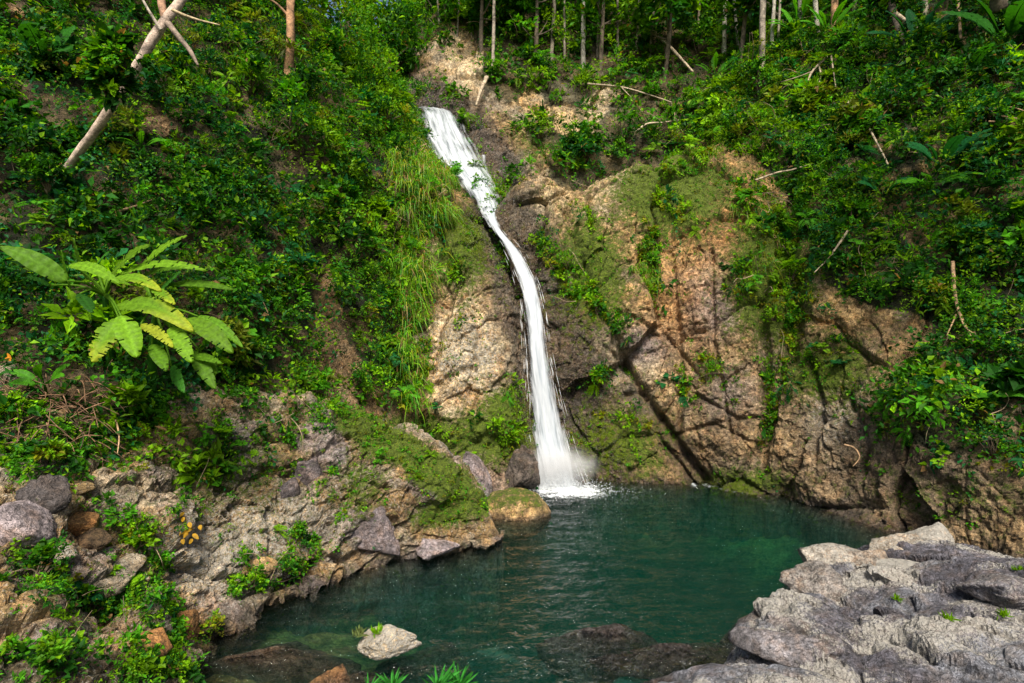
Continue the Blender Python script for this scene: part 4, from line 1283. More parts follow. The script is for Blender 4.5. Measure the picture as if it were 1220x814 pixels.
def fern(px, py, length, n, label, col=BRIGHT, group="ferns on the rocks", upness=0.6, hang=0.5, at=None, name="fern", cat="fern", pinna=0.22, wid=0.26):
    rng = np.random.default_rng(int(px * 3 + py * 5))
    q, m = surf(px, py) if at is None else at
    L = length * q[1] / FPX
    e = empty(name, q, label, cat, group)
    for j in range(n):
        th = j / n * 2 * math.pi + rng.uniform(-0.3, 0.3)
        d = nz(np.array([math.cos(th), math.sin(th), 0]) * (1 - upness * 0.6) + np.array([0, 0, upness]) + m * 0.35)
        l = L * rng.uniform(0.7, 1.1)
        t = np.linspace(0, 1, 14)
        sp = q + d * (l * t)[:, None]; sp[:, 2] -= hang * l * t * t
        T = nz(np.gradient(sp, axis=0))
        up = nz(np.array([0, -0.2, 1]) - (T @ np.array([0, -0.2, 1]))[:, None] * T)
        sd = np.cross(T, up)
        pos, ax, nr, sz = [], [], [], []
        for sg in (-1, 1):
            k = np.arange(2, 14)
            pos.append(sp[k]); ax.append(nz(sd[k] * sg + T[k] * 0.55)); nr.append(up[k]); sz.append(l * pinna * np.sin(np.pi * np.clip(t[k] * 0.9 + 0.12, 0, 1)) ** 0.8 + 0.01 * l)
        pos.append(sp[-1:]); ax.append(T[-1:]); nr.append(up[-1:]); sz.append(np.array([l * 0.08]))
        pos, ax, nr, sz = map(np.concatenate, (pos, ax, nr, sz))
        V, F, c = leaves(pos, ax, nr, sz, wid, np.tile(col * rng.uniform(0.75, 1.25), (len(pos), 1)), False, 0.2)
        tv, tq, tc, tcol = tube(sp[[0, 4, 9, 13]], [l * .012, l * .01, l * .007, l * .003], 4, col * 0.8, steps=3)
        build("frond", np.concatenate([V, tv]), [np.concatenate([F, tc + len(V)]), tq + len(V)], M_LEAF, e, np.concatenate([c, tcol]), False)
    return e


def big_leaf(base, tip, width, col, rng, parent, sag=0.12, face=None, torn=0.35, name="leaf", tipcol=None, nv=22):
    base, tip = np.asarray(base, float), np.asarray(tip, float)
    L = np.linalg.norm(tip - base)
    nu = 9
    t = np.linspace(0, 1, nv)
    C = base + (tip - base) * t[:, None]
    C[:, 2] += sag * L * np.sin(np.pi * t) * 1.0
    T = nz(np.gradient(C, axis=0))
    f = nz(np.array([0.0, -0.75, 0.75]) if face is None else np.asarray(face, float))
    side = nz(np.cross(T, f)); up = np.cross(side, T)
    prof = np.sin(np.pi * np.clip(t * 0.93 + 0.05, 0, 1)) ** 0.62 * (1 - 0.25 * t)
    prof[0] = 0.06; prof[-1] = 0.02
    ph = rng.uniform(0, 20)
    V, c = [], []
    for j in range(nu):
        s = (j / (nu - 1)) * 2 - 1
        ragged = 1.0
        if abs(s) > 0.5:
            ragged = 1 - torn * 0.18 * (abs(s) - 0.5) * 2 * (np.sin(t * 37 + ph + (3 if s > 0 else 0)) > 0.25) * rng.uniform(0.5, 1, nv)
        w = width * 0.5 * prof * s * ragged
        fold = 0.30 * np.abs(w) + 0.02 * width * np.sin(t * 45 + ph) * abs(s) - 0.35 * width * s * s * 0.3
        V.append(C + side * w[:, None] + up * fold[:, None])
        base_c = np.tile(col, (nv, 1)) * (1 + 0.10 * np.sin(t * 60 + ph)[:, None] * (abs(s) > 0.1)) * (1.25 if j == nu // 2 else 1.0)
        if tipcol is not None:
            base_c = base_c + (tipcol - base_c) * (np.clip((t - 0.45) * 2 + (abs(s) - 0.5) * 0.6, 0, 1)[:, None])
        c.append(base_c)
    V = np.stack(V, 0).reshape(-1, 3); c = np.concatenate(c)
    F = grid_faces(nu, nv)
    keep = np.ones(len(F), bool)
    # tears between the side veins
    jj, tt = np.divmod(np.arange(len(F)), nv - 1)
    for kk in range(int(torn * 22)):
        r0 = rng.integers(4, nv - 3); sdn = rng.random() < 0.5; dp = rng.integers(1, 4)
        keep &= ~((tt == r0) & ((jj >= nu - 1 - dp) if sdn else (jj < dp)))
    mi = np.array([0, nv // 3, 2 * nv // 3, nv - 1])
    mv, mq, mc, mcol = tube(C[mi] - up[mi] * 0.012 * L, [L * .016, L * .012, L * .007, L * .002], 5, col * 1.3, steps=4)
    V2 = np.concatenate([V, mv]); F4 = np.concatenate([F[keep], mq + len(V)])
    return build(name, V2, [F4, mc + len(V)], M_BIGLEAF, parent, np.concatenate([c, mcol]))


BAN = np.array([0.10, 0.23, 0.012]); BAN_L = np.array([0.15, 0.31, 0.014]); BAN_Y = np.array([0.32, 0.38, 0.025]); BAN_D = np.array([0.03, 0.12, 0.012])
e = empty("banana_plant", P(150, 460, 10.2), "big banana plant with broad torn yellow green leaves on the left bank", "banana plant")
rng = np.random.default_rng(5)
BL = [  # base px, tip px, width px, depth, colour, sag, torn, tip colour
    (80, 335, 0, 293, 27, 9.2, BAN, 0.05, 0.1, None), (102, 332, 86, 284, 19, 9.8, BAN, 0, 0.2, None), (84, 346, 72, 298, 15, 9.6, BAN, 0, 0.2, None), (132, 328, 176, 291, 26, 9.9, BAN_L, 0.05, 0.8, None),
    (165, 320, 222, 280, 17, 10, BAN_L, 0.05, 0.9, None), (142, 326, 246, 322, 15, 9.8, BAN_L, 0.08, 0.6, None), (82, 316, 142, 338, 17, 9.4, BAN_L, 0.08, 0.3, None), (136, 331, 192, 346, 19, 9.5, BAN_L, 0.08, 0.3, BAN_Y),
    (180, 342, 208, 362, 15, 9.3, BAN_L, 0.02, 0.8, BAN_Y), (200, 339, 279, 345, 12, 9.8, BAN, 0.04, 0.1, None), (187, 350, 214, 323, 19, 9.9, BAN_D * 1.5, 0, 0.2, None), (165, 330, 230, 318, 14, 10.1, BAN, 0.05, 0.6, None),
    (136, 365, 230, 394, 30, 9.2, BAN_L * 1.1, 0.12, 0.5, BAN_Y), (142, 380, 109, 431, 36, 8.9, BAN_L, 0.05, 0.9, BAN_Y), (144, 376, 163, 425, 32, 8.8, BAN_L * 1.1, 0.03, 0.3, None), (168, 386, 206, 413, 17, 9.0, BAN_Y, 0.05, 0.9, BAN_Y),
    (203, 390, 228, 431, 24, 9.0, BAN_L, 0.03, 0.6, BAN_L), (222, 380, 277, 420, 25, 9.1, BAN_L, 0.06, 0.2, None), (236, 377, 289, 414, 14, 9.3, BAN, 0.08, 0.3, None), (181, 410, 198, 441, 20, 9.0, BAN, 0.02, 0.2, None),
    (228, 418, 256, 463, 20, 9.2, BAN, 0.03, 0.4, None), (204, 436, 219, 468, 16, 9.3, BAN_D * 1.4, 0.02, 0.3, None), (225, 425, 264, 433, 12, 9.2, BAN, 0.05, 0.3, None), (240, 420, 258, 445, 14, 9.4, BAN, 0.03, 0.3, None), (112, 320, 128, 300, 18, 10.2, BAN_D * 1.6, 0, 0.3, None), (60, 340, 30, 330, 15, 9.7, BAN_D, 0.05, 0.2, None), (95, 350, 110, 372, 18, 9.4, BAN_D, 0.02, 0.3, None),
]
stem_top = P(125, 352, 9.9); stem_top2 = P(185, 372, 9.7)
for q in BL:
    bx, by, tx, ty, w, d, cc, sag, torn, tc = q
    B0, T0 = P(bx, by, d + 0.1), P(tx, ty, d - 0.25)
    big_leaf(B0, T0, w * d / FPX * 0.98, cc * rng.uniform(0.6, 0.95), rng, e, sag, (rng.normal() * 0.3, -0.9, 0.75), torn, tipcol=tc, nv=44)
    st = stem_top if bx < 160 else stem_top2
    a = Acc(); a.tube([st, (st + B0) / 2 + np.array([0, 0, 0.08]), B0], [0.028, 0.02, 0.014], 5, BAN * 0.9, steps=4)
    a.done("leaf_stalk", M_BIGLEAF, e)
for st, g in ((stem_top, P(135, 470, 10.6)), (stem_top2, P(180, 470, 10.6))):
    a = Acc(); a.tube([g, (g + st) / 2, st], [0.09, 0.07, 0.045], 8, BAN_D * 1.2, wob=0.15); a.done("stem", M_BIGLEAF, e)


def leafy_plant(px, py, n, length, width, label, col, name="broadleaf_plant", cat="plant", group="broad leaved plants on the slopes", lift=0.35, up=0.8):
    rng = np.random.default_rng(int(px * 11 + py))
    q, m = surf(px, py)
    q = q + m * lift
    k = q[1] / FPX
    e = empty(name, q, label, cat, group)
    for j in range(n):
        th = j / n * 2 * math.pi + rng.uniform(-0.4, 0.4)
        d = nz(np.array([math.cos(th), -0.35 + 0.5 * math.sin(th), up * rng.uniform(0.2, 1.1)]))
        B0 = q + d * length * k * 0.25
        big_leaf(B0, B0 + d * length * k * rng.uniform(0.7, 1.1) + np.array([0, 0, -0.1 * length * k]), width * k, col * rng.uniform(0.7, 1.3), rng, e, 0.1, (0, -0.8, 0.8), 0.1)
        a = Acc(); a.tube([q - m * lift, q, B0], [0.02, 0.015, 0.01], 5, col, steps=3); a.done("leaf_stalk", M_BIGLEAF, e)
    return e


leafy_plant(1112, 205, 9, 48, 15, "dark plant with upright paddle leaves on the right slope beside a thin vine stem", BLUE * 1.3)
leafy_plant(1050, 238, 4, 30, 14, "small plant with a single upright paddle leaf below the bare leaning branch", BLUE * 1.4)
leafy_plant(1105, 225, 6, 42, 12, "plant with pale drooping leaves just below the dark paddle leaved plant", MID * 1.2, up=0.1)
leafy_plant(1195, 60, 8, 70, 26, "large dark leaved plant in the upper right corner", DEEP * 1.5)
leafy_plant(1085, 65, 7, 60, 16, "dark glossy leaved plant under the leaning black stem", BLUE)
leafy_plant(45, 85, 4, 60, 30, "very dark plant with one huge round leaf at the upper left", DEEP * 1.3)
leafy_plant(950, 45, 9, 42, 9, "bright strappy plant between the pale trunks at the upper right", MID * 1.5)
leafy_plant(985, 45, 9, 40, 9, "bright strappy plant right of the twin trunks", MID * 1.6)
leafy_plant(850, 95, 7, 30, 7, "arching strappy plant on the slope above the dome", MID * 1.2)
leafy_plant(172, 188, 6, 30, 9, "plant with drooping narrow leaves below the middle of the leaning trunk", MID, up=0.3)
leafy_plant(105, 170, 6, 28, 11, "dark plant with oval leaves left of the leaning trunk", DEEP * 1.8, up=0.4)
leafy_plant(215, 245, 6, 26, 9, "mid green broad leaved plant above the tip of the banana leaves", MID * 1.1, up=0.4)
leafy_plant(25, 150, 6, 36, 14, "dark broad leaved plant at the left edge under the huge round leaf", DEEP * 1.8, up=0.3)
leafy_plant(290, 200, 5, 22, 8, "small broad leaved plant among bushes right of the leaning trunk", MID * 1.2, up=0.3)
leafy_plant(1160, 230, 6, 34, 12, "broad leaved plant right of the plant with upright paddle leaves", DEEP * 1.8, up=0.3)
leafy_plant(1035, 300, 5, 24, 9, "small broad leaved plant left of the hanging root", MID, up=0.3)
leafy_plant(1150, 95, 7, 40, 14, "dark broad leaved plant at the foot of the brown vine stem", DEEP * 2, up=0.4)
leafy_plant(1185, 480, 6, 30, 10, "broad leaved plant low on the right slope above the mossy bank", MID * 0.9, up=0.3)
leafy_plant(60, 470, 5, 35, 13, "low broad leaved plant under the banana leaves", MID)

SHR = [
    (165, 650, 28, "bright green shrub with rounded leaves beside the orange stone", PAL_BRI, 0.061), (45, 690, 40, "large leafy green shrub at the far left of the bank", PAL_MIX, 0.061), (118, 720, 28, "green shrub under the long grey slab", PAL_MIX, 0.058),
    (300, 705, 22, "green shrub hanging to the water on the left shore", PAL_BRI, 0.050), (340, 680, 18, "green shrub above the shrub at the left water edge", PAL_MIX, 0.050), (250, 750, 18, "round bright bush at the corner of the left shore", PAL_BRI, 0.032),
    (200, 775, 22, "leafy shrub left of the round bright bush", PAL_MIX, 0.047), (60, 800, 34, "dark green shrub in the lower left corner", PAL_MIX, 0.050), (150, 805, 25, "low shrub along the bottom edge left of the water", PAL_MIX, 0.043),
    (60, 550, 22, "bright shrub on top of the left bank under the dead brush", PAL_BRI, 0.061), (165, 525, 17, "light green shrub at the foot of the banana plant", PAL_BRI, 0.058), (10, 500, 25, "bright shrub at the left edge under the orange leaf", PAL_BRI, 0.065),
    (420, 40, 45, "rounded bright green treelike bush by the sky gap", PAL_MIX, 0.136), (483, 85, 24, "tall dark green bush above the upper fall", PAL_MIX, 0.136), (645, 165, 26, "bright round shrub on the grey rock wall behind the dome", PAL_BRI, 0.119),
    (592, 95, 17, "green shrub over the pale rock patches", PAL_MIX, 0.145), (650, 92, 17, "dark green shrub between the pale rock patches", PAL_DARK, 0.145), (700, 185, 26, "dark shrub in the shaded gully behind the dome", PAL_DARK, 0.136), (745, 170, 28, "dark bush on the far side of the gully", PAL_DARK, 0.136),
    (460, 150, 32, "leafy bush left of the top of the fall", PAL_BRI, 0.102), (350, 170, 40, "broad dark bush halfway up the left cliff", PAL_DARK, 0.111), (400, 270, 40, "large bush with fine leaves hanging on the left cliff", PAL_MIX, 0.093), (440, 340, 26, "bush above the bare earth chute on the left cliff", PAL_MIX, 0.085),
    (300, 110, 34, "bush beside the reddish trunk on the left hillside", PAL_MIX, 0.119), (250, 250, 36, "dark bush above the banana leaves", PAL_DARK, 0.102), (340, 330, 34, "dark leafy bush right of the banana plant", PAL_DARK, 0.093), (310, 430, 28, "small leaved bush below the forked dead branch", PAL_MIX, 0.085),
    (132, 124, 36, "leafy vine bush covering the middle of the leaning trunk", PAL_MIX, 0.15), (152, 92, 32, "leafy clump on the leaning trunk just above the vine bush", PAL_MIX, 0.14), (55, 225, 30, "dark bush hiding the foot of the leaning trunk", PAL_DARK, 0.102), (215, 95, 34, "leafy vine bush under the fallen trunk fork", PAL_DARK, 0.111), (120, 260, 34, "dark green bush above the banana plant stem", PAL_DARK, 0.102), (30, 200, 40, "dark bush at the left edge below the leaning trunk", PAL_DARK, 0.111),
    (800, 180, 24, "grassy shrub on the crest of the dome", PAL_BRI, 0.085), (835, 65, 30, "bush under the forest edge above the dome", PAL_MIX, 0.145), (900, 120, 34, "dense bush above the right side of the dome", PAL_MIX, 0.128), (890, 160, 30, "olive bush overhanging the bare orange rock", PAL_MIX, 0.111),
    (920, 270, 22, "bright leafy bush in the cleft right of the orange rock", PAL_BRI, 0.085), (945, 335, 20, "bright bush lower in the right cleft", PAL_BRI, 0.085), (925, 380, 16, "small bush in the narrow cleft above the dark streak", PAL_BRI, 0.076), (1020, 270, 36, "yellow green bush arching over the bare overhang", PAL_MIX, 0.102),
    (1100, 355, 26, "bright ferny bush above the bare brown hollow", PAL_BRI, 0.085), (1110, 440, 46, "wide dark bush under the hanging root", PAL_DARK, 0.102), (1170, 430, 44, "dark spreading bush at the right edge", PAL_DARK, 0.102), (1030, 350, 24, "leafy bush below the yellow green overhang", PAL_MIX, 0.093), (1195, 330, 36, "dark bush right of the hanging root", PAL_DARK, 0.111),
    (1060, 140, 38, "dark bush around the bare leaning branch", PAL_DARK, 0.119), (1175, 150, 40, "shaded bush below the large dark leaved plant", PAL_DARK, 0.119), (990, 170, 34, "dark tangle bush under the root cluster", PAL_DARK, 0.119), (1140, 290, 34, "bush with light tips above the hanging root", PAL_MIX, 0.102), (1180, 545, 30, "low green bush on the mossy bank by the right edge", PAL_DARK, 0.076),
    (855, 445, 15, "small fern bush on the middle of the dome", PAL_BRI, 0.068), (778, 315, 16, "drooping leafy bush on the upper dome", PAL_MIX, 0.076), (712, 372, 18, "bright bush at the lower end of the green cleft", PAL_BRI, 0.076), (672, 320, 18, "bush in the green cleft next to the waterfall", PAL_MIX, 0.076),
    (470, 365, 22, "grassy bush on the left rock face", PAL_BRI, 0.076), (430, 460, 24, "green bush at the foot of the bare earth chute", PAL_MIX, 0.076), (462, 415, 20, "bright green bush under the hanging grass", PAL_BRI, 0.076), (350, 640, 11, "small herb cushion on the pale bank stones", PAL_BRI, 0.036),
]
for a_ in SHR:
    shrub(a_[0], a_[1], a_[2], a_[3], a_[4], a_[5], k=130 if 'on the leaning trunk' in a_[3] or 'of the leaning trunk' in a_[3] else (60 if a_[2] > 20 else 44), near={132: 10.5, 152: 10.5, 55: 11.2}.get(a_[0]) if 'trunk' in a_[3] else None)

fern(262, 515, 30, 11, "yellow green fern on the bank below the banana leaves", BRIGHT * 1.1)
fern(285, 530, 22, 8, "smaller fern right of the yellow green bank fern", MID * 1.2)
fern(1105, 358, 30, 10, "bright fern above the brown hollow on the right", MID * 1.2)
fern(1000, 435, 20, 9, "dark fern on the mossy ledge right of the cleft", BLUE * 1.2)
fern(815, 455, 13, 8, "tiny pale fern on the middle of the dome", BRIGHT)
fern(800, 175, 22, 9, "spiky fern on the dome crest", BLUE * 1.5)
fern(775, 300, 20, 9, "drooping fern on the upper dome", MID * 1.2, hang=0.9)
fern(560, 540, 14, 7, "small fern on the rock left of the fall", BRIGHT)
# palm-like sprigs at the very bottom edge, close to the camera
for px, py, d, ln, lab in ((522, 812, 3.9, 34, "spiky green sprig at the bottom edge, right of its smaller neighbour"), (546, 811, 3.95, 30, "spiky green sprig rightmost along the bottom edge"), (468, 812, 3.9, 26, "small spiky green sprig left along the bottom edge"), (440, 815, 3.8, 20, "low spiky sprig leftmost along the bottom edge")):
    rng = np.random.default_rng(px)
    q = P(px, py + 8, d)
    e = empty("sprig", q - np.array([0, 0, 0.3]), lab, "plant", "spiky sprigs at the bottom edge")
    L = ln * d / FPX
    a = Acc(); a.tube([q - np.array([0.02, 0, 0.9]), q - np.array([0, 0, .3]), q], [0.006, 0.005, 0.004], 5, MID, steps=3); a.done("stem", M_BARK, e)
    for t in range(26):
        th = rng.uniform(0, 2 * math.pi)
        dd = nz(np.array([math.cos(th), math.sin(th), rng.uniform(-0.1, 1.6)]))[None]
        V, F, c = leaves(q[None], dd, nz(np.array([[0, -0.7, 0.7]]) + rng.normal(size=(1, 3)) * .3), np.array([L * rng.uniform(0.7, 1.1)]), 0.06, np.array([[0.04, 0.22, 0.03]]) * rng.uniform(0.6, 1.5), True, 0.15)
        build("leaf", V, F, M_LEAF, e, c, False)

# ------------------------------------------------------------------ trees
def trunk_obj(pts, radii, parent, col, name="trunk", sides=10, wob=0.25):
    a = Acc(); a.tube(pts, radii, sides, col, wob=wob, steps=10)
    return a.done(name, M_BARK, parent)


def crown_obj(centres, radii, k, size, pal, parent, seed, name="crown"):
    rng = np.random.default_rng(seed)
    C = np.asarray(centres, float)
    V, F, c = clumps(rng, C, np.tile(np.array([0, -0.2, 0.6]), (len(C), 1)), np.asarray(radii, float), k, size, 0.34, pal, twigs=14, spread=1.0)
    return build(name, V, F, M_LEAF, parent, c, False)


def tree(base, topp, r0, label, col, seed, crown_r=1.6, n_cl=10, pal=PAL_MIX, lsize=0.22, group=None, bend=0.15, limbs=4, low=0.0):
    """tapered trunk from base to topp, limbs, crown around the top"""
    rng = np.random.default_rng(seed)
    base, topp = np.asarray(base, float), np.asarray(topp, float)
    e = empty("tree", base, label, "tree", group)
    H = np.linalg.norm(topp - base)
    m1 = base + (topp - base) * 0.33 + rng.normal(size=3) * bend * 0.3 * r0 * 8
    m2 = base + (topp - base) * 0.66 + rng.normal(size=3) * bend * 0.3 * r0 * 8
    trunk_obj([base - (m1 - base) * 0.15, m1, m2, topp], [r0 * 1.15, r0 * .95, r0 * .8, r0 * .45], e, col)
    C, R = [], []
    for j in range(limbs):
        f = rng.uniform(0.62, 0.98)
        p = base + (topp - base) * f
        d = nz(np.append(rng.normal(size=2), rng.uniform(0.3, 1.0)))
        q = p + d * crown_r * rng.uniform(0.6, 1.1)
        trunk_obj([p, (p + q) / 2 + np.array([0, 0, -0.05 * crown_r]), q], [r0 * .4, r0 * .28, r0 * .12], e, col, "limb", 6)
        C.append(q); R.append(crown_r * 0.55)
    for j in range(n_cl):
        q = topp + rng.normal(size=3) * np.array([crown_r * .55, crown_r * .55, crown_r * .4]) + np.array([0, 0, 0.2 * crown_r - low])
        C.append(q); R.append(crown_r * rng.uniform(0.35, 0.6))
    crown_obj(C, R, 70, lsize, pal, e, seed + 1)
    return e


GREYB = np.array([0.30, 0.25, 0.19]); WHITEB = np.array([0.42, 0.38, 0.31]); REDB = np.array([0.22, 0.12, 0.06]); DARKB = np.array([0.06, 0.045, 0.03])
# forest trees on the slope behind: foot in photo px, lean in px per 100 px of height, radius
TR = [
    (588, 78, 2, 0.085, GREYB * 0.9, "slim pale tree standing on the slope straight above the pale rock patch"), (660, 60, 3, 0.10, GREYB * .7, "left tree of the cluster on the forest edge above the gully"), (672, 62, -2, 0.06, GREYB * .6, "thin tree next to the left tree of the cluster"),
    (693, 66, 1, 0.12, WHITEB * 0.9, "pale straight tree right of centre on the forest edge"), (640, 50, -3, 0.06, DARKB * 2, "thin dark stem tree left of the cluster"), (712, 58, 4, 0.07, GREYB * .6, "slender tree right of the pale straight one"), (735, 62, -2, 0.07, GREYB * .5, "dim tree half hidden in the forest shade"),
    (758, 50, 3, 0.06, GREYB * .8, "thin light stem at the top right of centre"), (775, 60, 8, 0.07, GREYB * .8, "curved thin tree at the forest edge"), (800, 45, -5, 0.06, GREYB * .6, "crooked thin tree above the dome"), (863, 66, 2, 0.11, WHITEB, "white straight trunk above the right end of the dome"), (882, 55, -9, 0.07, WHITEB * .8, "white trunk leaning left beside the straight white one"),
    (904, 90, 0, 0.13, GREYB * .9, "stout tan trunk left of the twin trunks"), (917, 58, 4, 0.08, WHITEB * .9, "slim white trunk right of the stout tan one"), (925, 50, 3, 0.05, GREYB, "thin pole tree by the slim white trunk"), (952, 22, -6, 0.08, WHITEB * .8, "short visible white trunk at the top right"),
    (972, 37, -8, 0.10, WHITEB, "pale trunk curving up left of the twin trunks"), (991, 36, 2, 0.14, REDB * 1.7, "thick reddish trunk of the twin trunks"), (1015, 14, 3, 0.08, GREYB, "light trunk showing only its foot at the top edge"), (1097, 34, 1, 0.10, GREYB * .9, "grey trunk standing alone behind the fallen pole"),
    (545, 30, 5, 0.05, GREYB * .6, "thin tree over the pale rock beside the sky gap"), (520, 20, -8, 0.05, GREYB * .6, "leaning thin tree right of the sky gap"), (612, 30, -4, 0.06, DARKB * 2, "dark thin tree above the pale rock"), (830, 40, 3, 0.06, DARKB * 3, "dark thin tree left of the white trunks"),
]
for j, (px, py, lean, r0, cc, lab) in enumerate(TR):
    q, m = surf(px, py + 6)
    h = 7.5 + (j * 37 % 10) * 0.3
    tp = q + np.array([lean / 100 * h, -0.3, h])
    tree(q - np.array([0, 0, 0.2]), tp, r0, lab, cc, 200 + j, crown_r=1.7, n_cl=8, pal=PAL_MIX if j % 2 else PAL_DARK, lsize=0.26, group="slim forest trees on the slope above the fall", low=1.0)
# bushy low crowns filling the forest edge behind the trunks
rngf = np.random.default_rng(77)
for j, (px, d, py, rr, lab) in enumerate([(462, 31, 45, 1.9, "leafy tree right beside the sky gap"), (415, 27, 25, 2.0, "leafy tree at the top left of the sky gap"), (600, 32.5, 12, 2.0, "dense forest tree behind the pale trunk at top centre"), (680, 33, 8, 2.2, "dense forest tree behind the trunk cluster"), (750, 33, 6, 2.2, "dense forest tree above the gully"),
                                          (835, 33, 10, 2.0, "dense forest tree behind the white trunks"), (930, 31.5, 0, 2.0, "dense forest tree behind the stout tan trunk"), (1010, 30, -8, 2.0, "dense forest tree behind the twin trunks"), (530, 33, 0, 1.8, "dense forest tree above the pale rock right of the sky gap"), (445, 30.5, 22, 1.3, "small leafy tree in the middle of the sky gap"), (575, 30, -12, 1.4, "leafy tree overhanging the top edge above the pale rock"), (640, 30, -8, 1.3, "leafy tree overhanging the top edge left of the trunk cluster"), (720, 30, -12, 1.4, "leafy tree overhanging the top edge right of the pale straight trunk"),
                                          (800, 29.5, -6, 1.4, "leafy tree overhanging the top edge above the crooked thin tree"), (890, 28.5, -14, 1.2, "leafy tree overhanging the top edge by the white trunks"), (1040, 26.5, -14, 1.3, "leafy tree overhanging the top edge left of the black stem")]):
    tp = P(px, py, d); b0 = tp - np.array([0.2, -1.2 if d < 30.6 else 0, 6.0])
    tree(b0, tp, 0.14, lab, DARKB * 2, 300 + j, crown_r=rr, n_cl=16, pal=PAL_MIX, lsize=0.28, group="dense forest trees behind the slim trunks", limbs=6)

# tree with the leaning mottled trunk, upper left
e = empty("leaning_tree", P(72, 206, 11.6), "pale mottled tree trunk leaning to the right across the upper left hillside", "tree")
LT = [P(58, 228, 11.9), P(110, 160, 11.3), P(150, 100, 11.1), P(190, 35, 11.0), P(222, -12, 11.2), P(250, -90, 11.6), P(262, -190, 12.0)]
trunk_obj(LT, [0.075, 0.08, 0.085, 0.09, 0.085, 0.08, 0.06], e, np.array([0.42, 0.32, 0.25]), sides=14, wob=0.22)
trunk_obj([P(197, 25, 11.0), P(192, 0, 11.1), P(190, -40, 11.3), P(180, -110, 11.6)], [0.07, 0.065, 0.06, 0.04], e, np.array([0.30, 0.17, 0.10]), "limb")
trunk_obj([P(200, 28, 10.9), P(214, 45, 10.8), P(226, 60, 10.8), P(236, 78, 10.8)], [0.06, 0.05, 0.04, 0.02], e, np.array([0.20, 0.15, 0.11]), "limb")
trunk_obj([P(192, 36, 10.9), P(178, 14, 10.8), P(165, -10, 10.8)], [0.03, 0.025, 0.02], e, np.array([0.33, 0.28, 0.22]), "limb", 6)
trunk_obj([P(205, 12, 10.9), P(230, 22, 10.8), P(262, 30, 10.8)], [0.03, 0.022, 0.01], e, np.array([0.36, 0.28, 0.16]), "limb", 6)
trunk_obj([P(250, -90, 11.6), P(170, -190, 10.8), P(60, -280, 10.0)], [0.08, 0.06, 0.03], e, np.array([0.3, 0.22, 0.15]), "limb")
crown_obj([P(240, -140, 11.5), P(280, -200, 12), P(200, -190, 11.5), P(255, -250, 12.5), P(150, -180, 10.8), P(100, -240, 10.4), P(40, -260, 10.0), P(60, -330, 10.2), P(150, -290, 10.6), P(-20, -330, 9.6), P(330, -270, 11.8)], [1.2, 1.4, 1.3, 1.4, 1.2, 1.3, 1.4, 1.4, 1.4, 1.3, 1.2], 130, 0.17, PAL_DARK, e, 401)  # unseen crown, widened with added clumps to shade the upper left hillside
# reddish tree on the left hillside
e = empty("tree", surf(345, 95)[0], "reddish brown trunk rising from the bushes left of the sky gap", "tree")
q = surf(345, 95)[0]
trunk_obj([q - np.array([0, 0, .3]), P(346, 50, q[1] - .3), P(346, 10, q[1] - .4), P(349, -60, q[1] - .4), P(352, -120, q[1])], [0.16, 0.13, 0.12, 0.11, 0.06], e, REDB * 1.6)
trunk_obj([P(344, 20, q[1] - .4), P(330, 5, q[1] - .5), P(312, -6, q[1] - .6)], [0.05, 0.035, 0.02], e, REDB, "limb", 6)
crown_obj([P(350, -90, q[1]), P(320, -60, q[1]), P(390, -50, q[1]), P(360, -140, q[1])], [1.3, 1.1, 1.2, 1.3], 110, 0.2, PAL_MIX, e, 402)
# big out-of-frame trees on the slopes; corner and leaning ones added for shade
for j, (b, t_, r0, cr, lab) in enumerate([
        (P(20, -10, 16.5), P(40, -160, 15.5), 0.22, 2.6, "tall tree added for shade above the upper left corner"), (P(1190, 5, 20), P(1180, -130, 18.5), 0.22, 2.8, "tall tree added for shade above the upper right corner"),
        (P(1500, 130, 13), P(1345, -330, 9.2), 0.2, 2.8, "unseen tall tree added to shade the right slope, leaning over the right edge"), (P(1480, 30, 15), P(1260, -300, 11.8), 0.2, 2.6, "unseen tall tree added to shade the right slope, leaning above the upper right corner"), (P(1110, -20, 24), P(1090, -130, 23), 0.2, 2.8, "tall tree above the lone grey trunk"), (P(290, -20, 21), P(285, -140, 20), 0.2, 2.4, "tall tree above the reddish trunk")]):
    tree(b, t_, r0, lab, DARKB * 2, 500 + j, crown_r=cr, n_cl=18, pal=PAL_DARK, lsize=0.24, group="tall trees high on the flanking slopes", limbs=6)


# bare branches, vines, roots
def branch(name, label, cat, runs, col, group="bare branches and vines on the slopes", sides=6):
    e = None
    for k, (pts, r0) in enumerate(runs):
        q = []
        for (px, py) in pts:
            sp, sn = surf(px, py)
            q.append(P(px, py, max(sp[1] - 0.55 * sp[1] / 18, 3)))
        if e is None:
            e = empty(name, q[0], label, cat, group)
        rr = np.linspace(r0, r0 * 0.45, len(q)) * q[0][1] / 18
        a = Acc(); a.tube(q, rr, sides, col, wob=0.2, steps=8)
        a.done("stem" if k == 0 else "twig", M_BARK, e)
    return e


